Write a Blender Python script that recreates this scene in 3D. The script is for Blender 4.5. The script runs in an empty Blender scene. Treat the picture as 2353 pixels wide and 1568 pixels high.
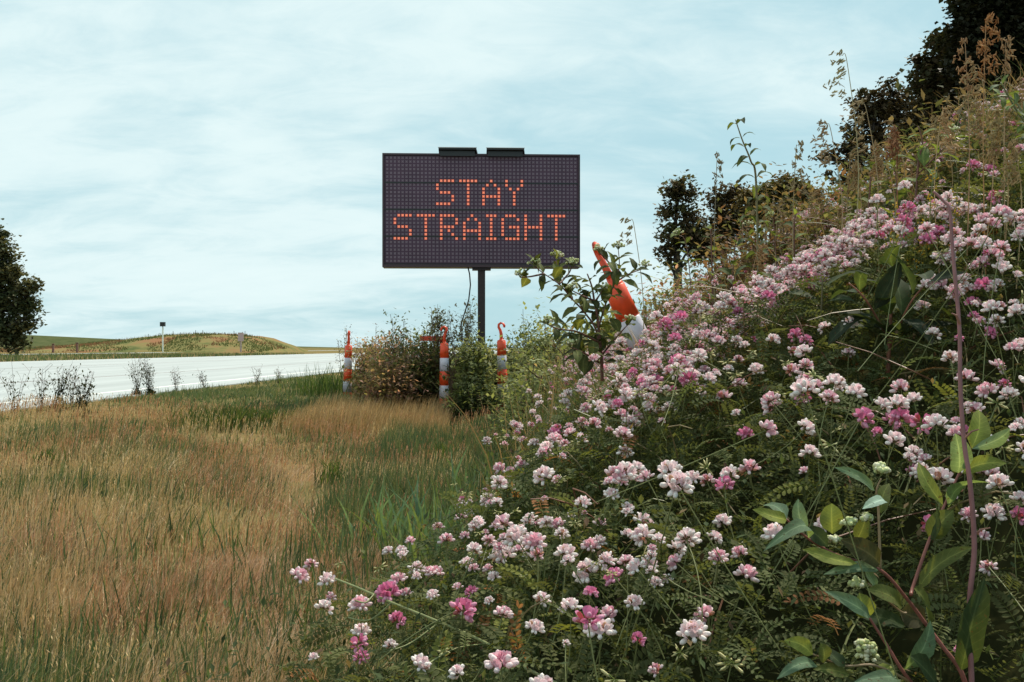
import bpy, math, random
import numpy as np
R = np.random.default_rng(11)
random.seed(5)
PI = math.pi
sc = bpy.context.scene
col = sc.collection
CAMZ = 0.95
F = 2288.0
U0, V0 = 1176.5, 800.0

# ------------------------------------------------------------------ camera
cam_d = bpy.data.cameras.new('camera')
cam = bpy.data.objects.new('camera', cam_d); col.objects.link(cam)
cam.location = (0, 0, CAMZ); cam.rotation_euler = (math.radians(90), 0, 0)
cam_d.sensor_width = 36; cam_d.lens = 35.0; cam_d.shift_y = 0.0068
cam_d.clip_start = 0.02; cam_d.clip_end = 5000
sc.camera = cam

# ------------------------------------------------------------------ light
SUN_EL, SUN_AZ = math.radians(56), math.radians(38)     # azimuth: to the right of straight ahead
sd = bpy.data.lights.new('sun', 'SUN'); sd.energy = 5.0; sd.angle = math.radians(1.5); sd.color = (1.0, .91, .77)
so = bpy.data.objects.new('sun', sd); col.objects.link(so)
so.rotation_euler = (math.radians(90) - SUN_EL, 0, -SUN_AZ + PI)
sc.view_settings.view_transform = 'Standard'; sc.view_settings.look = 'None'
sc.view_settings.exposure = 0.10; sc.view_settings.gamma = 1.0

w = bpy.data.worlds.new('World'); sc.world = w; w.use_nodes = True
nt = w.node_tree; nt.nodes.clear(); N = nt.nodes.new; L = nt.links.new
def mathn(nt, op, a, b=None, c=None):
    n = nt.nodes.new('ShaderNodeMath'); n.operation = op
    for i, v in enumerate((a, b, c)):
        if v is None: continue
        if isinstance(v, (int, float)): n.inputs[i].default_value = v
        else: nt.links.new(v, n.inputs[i])
    return n.outputs[0]
def mixc(nt, fac, a, b, bt='MIX'):
    n = nt.nodes.new('ShaderNodeMix'); n.data_type = 'RGBA'; n.blend_type = bt
    for k, v in ((0, fac), (6, a), (7, b)):
        if isinstance(v, (int, float)): n.inputs[k].default_value = v
        elif isinstance(v, tuple): n.inputs[k].default_value = (*v, 1)
        else: nt.links.new(v, n.inputs[k])
    return n.outputs[2]
sky = N('ShaderNodeTexSky'); sky.sky_type = 'NISHITA'; sky.sun_disc = False
sky.sun_elevation = SUN_EL; sky.sun_rotation = SUN_AZ
tc = N('ShaderNodeTexCoord'); sx = N('ShaderNodeSeparateXYZ'); L(tc.outputs['Generated'], sx.inputs[0])
den = mathn(nt, 'ADD', mathn(nt, 'MAXIMUM', sx.outputs[2], 0.0), 0.26)
px = mathn(nt, 'DIVIDE', sx.outputs[0], den); py = mathn(nt, 'DIVIDE', sx.outputs[1], den)
cb = N('ShaderNodeCombineXYZ'); L(px, cb.inputs[0]); L(py, cb.inputs[1])
mp = N('ShaderNodeMapping'); L(cb.outputs[0], mp.inputs[0]); mp.inputs['Rotation'].default_value = (0, 0, math.radians(-34)); mp.inputs['Scale'].default_value = (.85, 1.45, 1); mp.inputs['Location'].default_value = (1.3, 4.1, 0)
n1 = N('ShaderNodeTexNoise'); L(mp.outputs[0], n1.inputs['Vector']); n1.inputs['Scale'].default_value = 1.0; n1.inputs['Detail'].default_value = 7; n1.inputs['Roughness'].default_value = .56; n1.inputs['Distortion'].default_value = .5
n2 = N('ShaderNodeTexNoise'); L(mp.outputs[0], n2.inputs['Vector']); n2.inputs['Scale'].default_value = 4.2; n2.inputs['Detail'].default_value = 8; n2.inputs['Roughness'].default_value = .62; n2.inputs['Distortion'].default_value = .8
cl = mathn(nt, 'ADD', mathn(nt, 'MULTIPLY', n1.outputs[0], .72), mathn(nt, 'MULTIPLY', n2.outputs[0], .28))
# more cloud towards the left (-x) and low down, clearer overhead
cl = mathn(nt, 'SUBTRACT', cl, mathn(nt, 'MULTIPLY', sx.outputs[0], .17))
cr = N('ShaderNodeValToRGB'); L(cl, cr.inputs[0])
cr.color_ramp.interpolation = 'B_SPLINE'
cr.color_ramp.elements[0].position = .42; cr.color_ramp.elements[0].color = (0, 0, 0, 1)
cr.color_ramp.elements[1].position = .60; cr.color_ramp.elements[1].color = (1, 1, 1, 1)
skyk = mixc(nt, 1.0, sky.outputs[0], (.10, .10, .10), 'MULTIPLY')
veil = mixc(nt, .90, skyk, (.395, .655, .725))
cloudc = mixc(nt, cr.outputs[0], veil, (.79, .925, .925))
bg = N('ShaderNodeBackground'); L(cloudc, bg.inputs[0]); bg.inputs[1].default_value = 1.0
wo = N('ShaderNodeOutputWorld'); L(bg.outputs[0], wo.inputs[0])

# ------------------------------------------------------------------ helpers
def at(u, v, Y): return np.array([(u - U0) / F * Y, Y, CAMZ + (V0 - v) / F * Y])
def smooth(t): t = np.clip(t, 0, 1); return t * t * (3 - 2 * t)
_grids = {}
def vn(x, y, s, seed=0):
    if seed not in _grids: _grids[seed] = np.random.default_rng(100 + seed).random((256, 256))
    g = _grids[seed]; x = np.asarray(x, float) / s + 1000.37; y = np.asarray(y, float) / s + 1000.71
    xi = np.floor(x).astype(int); yi = np.floor(y).astype(int); fx = x - xi; fy = y - yi
    fx = fx * fx * (3 - 2 * fx); fy = fy * fy * (3 - 2 * fy)
    a = g[xi % 256, yi % 256]; b = g[(xi + 1) % 256, yi % 256]; c = g[xi % 256, (yi + 1) % 256]; d = g[(xi + 1) % 256, (yi + 1) % 256]
    return (a * (1 - fx) + b * fx) * (1 - fy) + (c * (1 - fx) + d * fx) * fy
def tag(o, label=None, cat=None, group=None, kind=None):
    if label: o['label'] = label
    if cat: o['category'] = cat
    if group: o['group'] = group
    if kind: o['kind'] = kind
    return o
def empty(name, loc=(0, 0, 0), rot=(0, 0, 0), parent=None):
    o = bpy.data.objects.new(name, None); col.objects.link(o); o.location = tuple(loc); o.rotation_euler = rot
    o.empty_display_size = .05; o.parent = parent
    return o
def norm(a): return a / (np.linalg.norm(a, axis=-1, keepdims=True) + 1e-9)
def frames(d, up=(0, 0, 1)):
    d = norm(np.asarray(d, float)); up = np.broadcast_to(np.asarray(up, float), d.shape)
    y = np.cross(up, d); bad = np.linalg.norm(y, axis=-1) < 1e-3
    y[bad] = (0, 1, 0); y = norm(y); z = np.cross(d, y)
    return np.stack([d, y, z], -1)            # columns x, y, z
class Geo:
    def __init__(s): s.V = []; s.Fs = []; s.C = []; s.n = 0; s.U = []
    def add(s, V, Fc, C=(1, 1, 1)):
        V = np.asarray(V, float).reshape(-1, 3); C = np.broadcast_to(np.asarray(C, float), V.shape)
        for f in (Fc if isinstance(Fc, list) else [Fc]):
            f = np.asarray(f, int)
            if len(f): s.Fs.append(f + s.n)
        s.V.append(V); s.C.append(C); s.n += len(V); return s
    def inst(s, T, Rm, P, S, c=None):
        V, Fc, C = T; n = len(P); S = np.asarray(S, float)
        if S.ndim == 0: S = np.full(n, float(S))
        if S.ndim == 1: S = S[:, None].repeat(3, 1)
        W = np.einsum('nij,nvj->nvi', Rm, V[None] * S[:, None, :]) + np.asarray(P)[:, None, :]
        CC = np.broadcast_to(C[None], (n,) + C.shape)
        if c is not None: CC = CC * np.asarray(c)[:, None, :]
        base = s.n; k = len(V)
        for f in Fc:
            s.Fs.append((f[None] + (np.arange(n) * k)[:, None, None] + base).reshape(-1, f.shape[1]))
        s.V.append(W.reshape(-1, 3)); s.C.append(CC.reshape(-1, 3)); s.n += n * k; return s
    def tube(s, pts, rad, c=(1, 1, 1), sides=5, cap=True):
        pts = np.asarray(pts, float); n = len(pts); rad = np.broadcast_to(np.asarray(rad, float), (n,))
        t = np.gradient(pts, axis=0); fr = frames(t, (0.13, 0.31, .94) if abs(norm(t[0])[2]) < .9 else (1, .1, 0))
        a = np.arange(sides) / sides * 2 * PI
        V = pts[:, None] + rad[:, None, None] * (np.cos(a)[None, :, None] * fr[:, None, :, 1] + np.sin(a)[None, :, None] * fr[:, None, :, 2])
        i = np.arange(n - 1)[:, None] * sides; j = np.arange(sides)[None]; j2 = (j + 1) % sides
        Fq = np.stack([i + j, i + j2, i + sides + j2, i + sides + j], -1).reshape(-1, 4)
        fl = [Fq]
        if cap: fl += [np.arange(sides)[::-1][None], (np.arange(sides) + (n - 1) * sides)[None]]
        return s.add(V, fl, c)
    def box(s, lo, hi, c=(1, 1, 1)):
        lo = np.array(lo, float); hi = np.array(hi, float)
        V = np.array([[(lo, hi)[i][0], (lo, hi)[j][1], (lo, hi)[k][2]] for i in (0, 1) for j in (0, 1) for k in (0, 1)])
        return s.add(V, np.array([[0, 1, 3, 2], [4, 6, 7, 5], [0, 4, 5, 1], [2, 3, 7, 6], [0, 2, 6, 4], [1, 5, 7, 3]]), c)
    def lathe(s, prof, c=(1, 1, 1), sides=20, cx=0, cy=0, cols=None):
        prof = np.array(prof, float); a = np.arange(sides) / sides * 2 * PI
        V = np.stack([cx + prof[:, 0, None] * np.cos(a), cy + prof[:, 0, None] * np.sin(a), np.repeat(prof[:, 1, None], sides, 1)], -1)
        n = len(prof); i = np.arange(n - 1)[:, None] * sides; j = np.arange(sides)[None]; j2 = (j + 1) % sides
        Fq = np.stack([i + j, i + j2, i + sides + j2, i + sides + j], -1).reshape(-1, 4)
        return s.add(V, [Fq, np.arange(sides)[::-1][None], (np.arange(sides) + (n - 1) * sides)[None]], c)
    def mesh(s, name, mat, smooth_=False):
        me = bpy.data.meshes.new(name)
        V = np.concatenate(s.V); C = np.concatenate(s.C)
        loops = np.concatenate([f.ravel() for f in s.Fs]); sizes = np.concatenate([np.full(len(f), f.shape[1]) for f in s.Fs])
        me.vertices.add(len(V)); me.vertices.foreach_set('co', V.astype(np.float32).ravel())
        me.loops.add(len(loops)); me.loops.foreach_set('vertex_index', loops.astype(np.int32))
        me.polygons.add(len(sizes)); st = np.concatenate([[0], np.cumsum(sizes)[:-1]])
        me.polygons.foreach_set('loop_start', st.astype(np.int32))
        me.polygons.foreach_set('use_smooth', np.full(len(sizes), bool(smooth_)))
        ca = me.color_attributes.new('Col', 'FLOAT_COLOR', 'POINT')
        ca.data.foreach_set('color', np.concatenate([C, np.ones((len(C), 1))], 1).astype(np.float32).ravel())
        if s.U and sum(len(u_) for u_ in s.U) == len(V):
            la = me.attributes.new('LUV', 'FLOAT_VECTOR', 'POINT'); la.data.foreach_set('vector', np.concatenate(s.U).astype(np.float32).ravel())
        me.materials.append(mat); me.update(calc_edges=True); me.validate(clean_customdata=False)
        return me
    def build(s, name, mat, parent=None, smooth_=False):
        o = bpy.data.objects.new(name, s.mesh(name, mat, smooth_)); col.objects.link(o); o.parent = parent
        return o

# ------------------------------------------------------------------ materials
def newmat(name):
    m = bpy.data.materials.new(name); m.use_nodes = True; nt = m.node_tree
    return m, nt, nt.nodes['Principled BSDF']
def plain(name, c, rough=.6, metal=0, noise=.0, nscale=20, spec=.5):
    m, nt, p = newmat(name); p.inputs['Roughness'].default_value = rough; p.inputs['Metallic'].default_value = metal
    p.inputs['Specular IOR Level'].default_value = spec
    if noise:
        t = nt.nodes.new('ShaderNodeTexCoord'); n = nt.nodes.new('ShaderNodeTexNoise'); n.inputs['Scale'].default_value = nscale; n.inputs['Detail'].default_value = 6
        nt.links.new(t.outputs['Object'], n.inputs['Vector'])
        r = nt.nodes.new('ShaderNodeMapRange'); nt.links.new(n.outputs[0], r.inputs[0]); r.inputs[1].default_value = .3; r.inputs[2].default_value = .7
        r.inputs[3].default_value = 1 - noise; r.inputs[4].default_value = 1 + noise * .4
        o = mixc(nt, 1.0, c, r.outputs[0], 'MULTIPLY'); nt.links.new(o, p.inputs['Base Color'])
    else: p.inputs['Base Color'].default_value = (*c, 1)
    return m
def leafmat(name, trans=.35, rough=.5, spec=.25, boost=(1.3, 1.25, .6), vein=False):
    m, nt, p = newmat(name); a = nt.nodes.new('ShaderNodeAttribute'); a.attribute_name = 'Col'
    tcn = nt.nodes.new('ShaderNodeTexCoord'); n = nt.nodes.new('ShaderNodeTexNoise'); n.inputs['Scale'].default_value = 60; nt.links.new(tcn.outputs['Object'], n.inputs['Vector'])
    r = nt.nodes.new('ShaderNodeMapRange'); nt.links.new(n.outputs[0], r.inputs[0]); r.inputs[1].default_value = .3; r.inputs[2].default_value = .7; r.inputs[3].default_value = .8; r.inputs[4].default_value = 1.15
    c = mixc(nt, 1.0, a.outputs['Color'], r.outputs[0], 'MULTIPLY')
    if vein:      # side veins fanning from the midrib, and mottling
        va = nt.nodes.new('ShaderNodeAttribute'); va.attribute_name = 'LUV'; sp_ = nt.nodes.new('ShaderNodeSeparateXYZ'); nt.links.new(va.outputs['Vector'], sp_.inputs[0])
        ab = mathn(nt, 'ABSOLUTE', sp_.outputs[0]); ph = mathn(nt, 'SUBTRACT', mathn(nt, 'MULTIPLY', sp_.outputs[1], 9.0), mathn(nt, 'MULTIPLY', ab, 1.5))
        fr_ = mathn(nt, 'ABSOLUTE', mathn(nt, 'SUBTRACT', mathn(nt, 'FRACT', ph), .5)); ln_ = mathn(nt, 'LESS_THAN', fr_, .07)
        mid = mathn(nt, 'LESS_THAN', ab, .07); vv = mathn(nt, 'MAXIMUM', mathn(nt, 'MULTIPLY', ln_, .45), mid)
        n5 = nt.nodes.new('ShaderNodeTexNoise'); n5.inputs['Scale'].default_value = 420; nt.links.new(tcn.outputs['Object'], n5.inputs['Vector'])
        c = mixc(nt, mathn(nt, 'MULTIPLY', vv, .5), c, mixc(nt, 1.0, c, (2.2, 1.9, 2.0), 'MULTIPLY')); c = mixc(nt, mathn(nt, 'MULTIPLY', n5.outputs[0], .45), c, mixc(nt, 1.0, c, (.45, .5, .5), 'MULTIPLY'))
        n6 = nt.nodes.new('ShaderNodeTexNoise'); n6.inputs['Scale'].default_value = 260; n6.inputs['Detail'].default_value = 4; nt.links.new(tcn.outputs['Object'], n6.inputs['Vector'])
        c = mixc(nt, mathn(nt, 'MULTIPLY', mathn(nt, 'GREATER_THAN', n6.outputs[0], .66), .7), c, (.09, .05, .025))
        bp = nt.nodes.new('ShaderNodeBump'); bp.inputs['Strength'].default_value = .5; bp.inputs['Distance'].default_value = .001; nt.links.new(mathn(nt, 'MULTIPLY', vv, -1.0), bp.inputs['Height']); nt.links.new(bp.outputs[0], p.inputs['Normal'])
    nt.links.new(c, p.inputs['Base Color']); p.inputs['Roughness'].default_value = rough; p.inputs['Specular IOR Level'].default_value = spec
    if trans > 0:
        t = nt.nodes.new('ShaderNodeBsdfTranslucent'); c2 = mixc(nt, 1.0, c, boost, 'MULTIPLY'); nt.links.new(c2, t.inputs[0])
        ms = nt.nodes.new('ShaderNodeMixShader'); ms.inputs[0].default_value = trans
        nt.links.new(p.outputs[0], ms.inputs[1]); nt.links.new(t.outputs[0], ms.inputs[2])
        nt.links.new(ms.outputs[0], nt.nodes['Material Output'].inputs[0])
    return m
M_leaf = leafmat('leaf_material', .36, .75, .06); M_shrub = leafmat('shrub_leaf_material', .5, .7, .08, (1.4, 1.3, .8))
M_big = leafmat('broad_leaf_material', .38, .7, .10, (1.7, 1.5, .5), True)
M_grass = leafmat('grass_material', .25, .6, .15, (1.2, 1.1, .8))
M_petal = leafmat('petal_material', .25, .55, .2, (1.15, .95, 1.0))
M_tree = leafmat('tree_leaf_material', .18, .55, .12, (1.3, 1.2, .6))
M_stem = leafmat('stem_material', 0, .5, .3)
M_bark = plain('bark_material', (.07, .055, .045), .9, noise=.5, nscale=8)

# ------------------------------------------------------------------ terrain
def mslope(y):
    y = np.asarray(y, float)
    return .16 + .46 * smooth((y - .8) / 1.5) - .30 * smooth((y - 5.5) / 5.0)
def Cn(x, y):
    x = np.asarray(x, float); y = np.asarray(y, float)
    xc = np.minimum(x, 3.4) + .12 * np.clip(x - 3.4, 0, 8)
    c = .72 - .10 * smooth((y - 1.2) / 3) + np.where(x > 0, mslope(y) * xc, .42 * np.maximum(x, -.8))
    c = c - .30 * np.exp(-(((x - .45) / .36) ** 2 + ((y - .80) / .36) ** 2))
    c = c - .14 * np.exp(-((x - .62) / .42) ** 2 - ((y - 4.9) / 1.3) ** 2)
    fade = smooth((y - .3) / 1.2)
    c = c + (.13 * (vn(x, y, .45, 1) - .5) + .09 * (vn(x, y, .16, 2) - .5)) * (.6 + .6 * fade)
    return c * (1 - smooth((y - 30) / 25)) + .5 * smooth((y - 30) / 25)
def xt(y): return np.interp(y, [0, 1.15, 1.41, 1.73, 2.1, 3, 5, 8, 12, 40], [-.36, -.36, -.29, -.15, -.03, .04, .22, .55, 1.0, 2.5])
def hz(x, y):
    x = np.asarray(x, float); y = np.asarray(y, float)
    s = x - .032 * y
    left = .20 * smooth((-s - 1.2) / 4.8) + .05 * (vn(x, y, 1.7, 3) - .5) * smooth((s + 5.8) / 1.5) * (np.abs(s) < 200)
    left = left + .11 * (vn(x, y, .55, 21) - .5) * smooth((s + 5.5) / 1.0) * (np.abs(s) < 200)
    left = left + .15 * smooth((y - 10) / 8) * smooth((s + 6) / 4)
    w_ = smooth((x - xt(y) + .14) / .30)
    bank = Cn(x, y) - .33
    r = left * (1 - w_) + bank * w_
    far = smooth((y - 60) / 60)
    return r * (1 - far) + .20 * far

def warp(n, a, b, k): # dense near zero
    t = np.linspace(-1, 1, n); v = np.sinh(k * t) / np.sinh(k); return np.where(v < 0, -v * a, v * b)
xs = warp(260, -2500, 2500, 9.5); ys = np.concatenate([np.linspace(-12, -.5, 16), np.geomspace(.6, 3500.6, 240) - .6])
X, Yg = np.meshgrid(xs, ys, indexing='ij'); Z = hz(X, Yg)
# field rise far on the left
FH = 8.6 * np.exp(-((X + 300) / 150) ** 2 - ((Yg - 470) / 90) ** 2)
Z = Z + FH
nx, ny = X.shape
idx = np.arange(nx * ny).reshape(nx, ny)
quads = np.stack([idx[:-1, :-1], idx[1:, :-1], idx[1:, 1:], idx[:-1, 1:]], -1).reshape(-1, 4)
gm, gnt, gp = newmat('ground_material')
t = gnt.nodes.new('ShaderNodeTexCoord'); n = gnt.nodes.new('ShaderNodeTexNoise'); n.inputs['Scale'].default_value = .35; n.inputs['Detail'].default_value = 10; n.inputs['Roughness'].default_value = .7
gnt.links.new(t.outputs['Object'], n.inputs['Vector'])
rr = gnt.nodes.new('ShaderNodeValToRGB'); gnt.links.new(n.outputs[0], rr.inputs[0])
e = rr.color_ramp.elements; e[0].position = .35; e[0].color = (.10, .10, .04, 1); e[1].position = .62; e[1].color = (.24, .17, .08, 1)
a = gnt.nodes.new('ShaderNodeAttribute'); a.attribute_name = 'Col'
gc = mixc(gnt, 1.0, rr.outputs[0], a.outputs['Color'], 'MULTIPLY'); gnt.links.new(gc, gp.inputs['Base Color']); gp.inputs['Roughness'].default_value = 1; gp.inputs['Specular IOR Level'].default_value = 0
S_ = X - .032 * Yg
isb = (smooth((X - xt(Yg) + .1) / .3) * (Yg < 40))[..., None]
cg = np.array([1., 1., 1.]) * (1 - isb) + np.array([.16, .22, .2]) * isb
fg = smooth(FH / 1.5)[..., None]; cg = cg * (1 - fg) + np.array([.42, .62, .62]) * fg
g = Geo().add(np.stack([X, Yg, Z], -1), quads, cg.reshape(-1, 3))
tag(g.build('ground', gm, None, True), kind='structure')

# road slabs (concrete), almost parallel to the view
rm, rnt, rp = newmat('concrete_material')
t = rnt.nodes.new('ShaderNodeTexCoord'); n = rnt.nodes.new('ShaderNodeTexNoise'); n.inputs['Scale'].default_value = 1.4; n.inputs['Detail'].default_value = 8
mpr = rnt.nodes.new('ShaderNodeMapping'); mpr.inputs['Scale'].default_value = (1.2, .05, 1); rnt.links.new(t.outputs['Object'], mpr.inputs[0]); rnt.links.new(mpr.outputs[0], n.inputs['Vector']); r2 = rnt.nodes.new('ShaderNodeValToRGB'); rnt.links.new(n.outputs[0], r2.inputs[0])
e = r2.color_ramp.elements; e[0].position = .3; e[0].color = (.31, .335, .335, 1); e[1].position = .7; e[1].color = (.40, .43, .43, 1)
rnt.links.new(r2.outputs[0], rp.inputs['Base Color']); rp.inputs['Roughness'].default_value = .85
def strip(s0, s1, z0, z1, y0=-20, y1=2600, g=None):
    g = g or Geo(); ysr = np.concatenate([[y0], np.geomspace(2, y1, 40)])
    P = [np.stack([np.full_like(ysr, s) + .032 * ysr, ysr, np.full_like(ysr, z)], -1) for s, z in ((s0, z0), (s0, z1), (s1, z1), (s1, z0))]
    V = np.stack(P, 1); i = np.arange(len(ysr) - 1)[:, None] * 4; j = np.arange(4)[None]; j2 = (j + 1) % 4
    g.add(V, [np.stack([i + j, i + j2, i + 4 + j2, i + 4 + j], -1).reshape(-1, 4), np.array([[0, 3, 2, 1]])]); return g
rd = strip(-28.5, -6.3, .0, .220).build('road', rm); tag(rd, kind='structure')
rd2 = strip(-64, -58.5, .0, .220).build('road', rm); tag(rd2, kind='structure')
M_seam = plain('joint_sealant', (.20, .14, .13), .9)
gs = Geo()
for s in (-11.2, -19.0): strip(s, s + .05, .221, .224, g=gs)
sm = gs.build('road_joints', M_seam); tag(sm, kind='structure')
M_lane = plain('road_paint', (.72, .72, .68), .7)
gs = strip(-27.6, -27.45, .221, .224); strip(-7.2, -7.08, .221, .224, g=gs)
for k in range(40): strip(-13.4, -13.3, .351, .354, y0=8 + k * 12, y1=11 + k * 12, g=gs) if False else None
tag(gs.build('road_markings', M_lane), kind='structure')

# ------------------------------------------------------------------ mound beyond the roads
MY = 175.0
def mound_top(u): return np.interp(u, [0, 60, 130, 200, 300, 360, 430, 540, 575, 600, 640, 662], [803, 799, 795, 787, 775, 769, 766, 769, 776, 787, 801, 818])
us = np.linspace(-60, 662, 140); tt = np.linspace(0, 1, 26)
V = []
for tk in tt:
    prof = math.sin(min(tk / .55, 1) * PI / 2) if tk < .8 else math.cos((tk - .8) / .2 * PI / 2)
    yy = MY - 14 + tk * 40
    x_ = (us - U0) / F * MY
    ztop = CAMZ + (V0 - mound_top(us)) / F * MY
    zz = .10 + (ztop - .10) * prof * np.ones_like(us)
    zz = zz + .25 * (vn(x_, yy, 3.0, 9) - .5) * prof
    V.append(np.stack([x_, np.full_like(us, yy), zz], -1))
V = np.stack(V, 1); nu, nk = V.shape[:2]; idx = np.arange(nu * nk).reshape(nu, nk)
q = np.stack([idx[:-1, :-1], idx[1:, :-1], idx[1:, 1:], idx[:-1, 1:]], -1).reshape(-1, 4)
hm, hnt, hp = newmat('mound_grass'); t = hnt.nodes.new('ShaderNodeTexCoord'); n = hnt.nodes.new('ShaderNodeTexNoise'); n.inputs['Scale'].default_value = .17; n.inputs['Detail'].default_value = 10; n.inputs['Roughness'].default_value = .65
hnt.links.new(t.outputs['Object'], n.inputs['Vector']); r3 = hnt.nodes.new('ShaderNodeValToRGB'); hnt.links.new(n.outputs[0], r3.inputs[0])
e = r3.color_ramp.elements; e[0].position = .36; e[0].color = (.085, .105, .042, 1); e[1].position = .64; e[1].color = (.25, .125, .07, 1)
k = r3.color_ramp.elements.new(.5); k.color = (.19, .165, .07, 1)
hnt.links.new(r3.outputs[0], hp.inputs['Base Color']); hp.inputs['Roughness'].default_value = 1; hp.inputs['Specular IOR Level'].default_value = 0
tag(Geo().add(V, q).build('hill', hm, None, True), kind='structure')

# ------------------------------------------------------------------ message sign
M_cab = plain('sign_cabinet', (.030, .014, .022), .45, noise=.3)
M_face = plain('sign_face', (.080, .036, .066), .7, noise=.25, nscale=3)
M_pix = plain('sign_pixel_off', (.24, .17, .21), .5)
def emis(name, c, st, base=(.3, .05, .02)):
    m, nt, p = newmat(name); p.inputs['Base Color'].default_value = (*base, 1)
    p.inputs['Emission Color'].default_value = (*c, 1); p.inputs['Emission Strength'].default_value = st; return m
M_led = emis('sign_pixel_lit', (1.0, .38, .22), .74)
M_post = plain('sign_post_paint', (.035, .018, .018), .6, noise=.3)
M_black = plain('black_metal', (.012, .012, .012), .4)
SY = 15.0; WS, HS = 453 / F * SY, 260 / F * SY
zc = CAMZ + (V0 - 485) / F * SY
c0 = at(1106.5, 800, SY)
gz = float(hz(c0[0], SY))
sign = empty('message_sign', (c0[0], SY, gz), (0, 0, math.radians(2.3)))
tag(sign, 'large dark electronic message sign on a post, lit orange words STAY STRAIGHT', 'sign')
zc -= gz
g = Geo(); g.box((-WS / 2, -.02, zc - HS / 2), (WS / 2, .26, zc + HS / 2)); g.build('cabinet', M_cab, sign)
g = Geo(); fw = .028
for lo, hi in (((-WS / 2, -.05, zc - HS / 2), (-WS / 2 + fw, -.021, zc + HS / 2)), ((WS / 2 - fw, -.05, zc - HS / 2), (WS / 2, -.021, zc + HS / 2)),
               ((-WS / 2 + fw, -.05, zc + HS / 2 - fw), (WS / 2 - fw, -.021, zc + HS / 2)), ((-WS / 2 + fw, -.05, zc - HS / 2), (WS / 2 - fw, -.021, zc - HS / 2 + fw * 1.3))): g.box(lo, hi)
g.build('frame', plain('sign_frame', (.05, .022, .03), .5), sign)
pitx = (WS - .085) / 50; pity = (HS - .10) / 28.3
def pix(c, r):
    mod = r // 7
    return -WS / 2 + .043 + (c + .5) * pitx, zc + HS / 2 - .038 - (r + .5 + mod * .1) * pity
g = Geo()
for mod in range(4):
    zt = zc + HS / 2 - .038 - mod * 7.1 * pity; g.box((-WS / 2 + .03, -.030, zt - 7.0 * pity), (WS / 2 - .03, -.0215, zt))
g.build('display_face', M_face, sign)
g = Geo()
for mod in range(1, 4):
    zt = zc + HS / 2 - .038 - mod * 7.1 * pity + .05 * pity; g.box((-WS / 2 + .03, -.040, zt - .010), (WS / 2 - .03, -.0305, zt + .010))
g.build('seam_strip', M_black, sign)
LET = {
 'S': ['.####', '#....', '#....', '.###.', '....#', '....#', '####.'], 'T': ['#####', '..#..', '..#..', '..#..', '..#..', '..#..', '..#..'],
 'A': ['..#..', '.#.#.', '#...#', '#...#', '#####', '#...#', '#...#'], 'Y': ['#...#', '#...#', '.#.#.', '..#..', '..#..', '..#..', '..#..'],
 'R': ['####.', '#...#', '#...#', '####.', '#.#..', '#..#.', '#...#'], 'I': ['###', '.#.', '.#.', '.#.', '.#.', '.#.', '###'],
 'G': ['.###.', '#...#', '#....', '#.###', '#...#', '#...#', '.####'], 'H': ['#...#', '#...#', '#...#', '#####', '#...#', '#...#', '#...#']}
M_glow = emis('sign_pixel_housing_lit', (1.0, .08, .02), .36)
lit = set()
def xmark(g, c, r, k=1.0, y=-.034):
    x, z = pix(c, r); d = pitx * .17 * k; h = pitx * .105 * k
    for ox, oz in ((0, 0), (-1, -1), (1, -1), (-1, 1), (1, 1)): g.box((x + ox * d - h, y, z + oz * d - h), (x + ox * d + h, -.0302, z + oz * d + h))
for ch, c, r in [('S', 13, 6), ('T', 19, 6), ('A', 25, 6), ('Y', 31, 6), ('S', 2, 15), ('T', 8, 15), ('R', 14, 15), ('A', 20, 15), ('I', 26, 15), ('G', 30, 15), ('H', 36, 15), ('T', 42, 15)]:
    g = Geo(); gg = Geo()
    for rr_, row in enumerate(LET[ch]):
        for cc_, k in enumerate(row):
            if k == '#':
                lit.add((c + cc_, r + rr_)); xmark(g, c + cc_, r + rr_, 1.0, -.037)
                x, z = pix(c + cc_, r + rr_); h = pitx * .33; gg.box((x - h, -.0325, z - h), (x + h, -.0301, z + h))
    lt = g.build('letter', M_led, sign); gg.build('letter_glow', M_glow, lt)
g = Geo()
for c in range(50):
    for r in range(28):
        if (c, r) not in lit: xmark(g, c, r)
g.build('unlit_pixels', M_pix, sign)
def solar(x0, x1):
    g = Geo(); zt = zc + HS / 2
    # thin panel tilted towards the viewer: front edge high and forward
    a = np.array([[x0, -.16, zt + .040], [x1, -.16, zt + .040], [x1 + .03, .18, zt + .0], [x0 - .0, .18, zt + .0]]); b = a + np.array([0, 0, .03])
    V = np.concatenate([a, b]); g.add(V, np.array([[0, 1, 2, 3], [7, 6, 5, 4], [0, 4, 5, 1], [1, 5, 6, 2], [2, 6, 7, 3], [3, 7, 4, 0]]))
    o = g.build('solar_panel', M_black, sign)
    f = Geo(); f.box((x0 - .008, -.172, zt + .063), (x1 + .008, -.161, zt + .071)); f.build('panel_edge', plain('pale_edge', (.45, .40, .38), .5), o)
    f = Geo(); f.box((x0 + .02, -.10, zt - .045), (x1 - .02, -.055, zt + .030)); f.build('bracket', M_black, o)
pxm = WS / (2171 - 148) # crop px to metres
solar(-WS / 2 + (722 - 148) * pxm, -WS / 2 + (1105 - 148) * pxm); solar(-WS / 2 + (1210 - 148) * pxm, -WS / 2 + (1592 - 148) * pxm)
g = Geo(); g.box((-.056, .05, -.2), (.056, .16, zc - HS / 2 + .002)); g.build('post', M_post, sign)
g = Geo(); g.box((-.14, .02, zc - HS / 2 - .035), (.14, .2, zc - HS / 2 - .002)); g.build('mount_plate', M_cab, sign)
def sloc(u, v): p = at(u, v, SY); return [p[0] - c0[0], .02, p[2] - gz]
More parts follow.
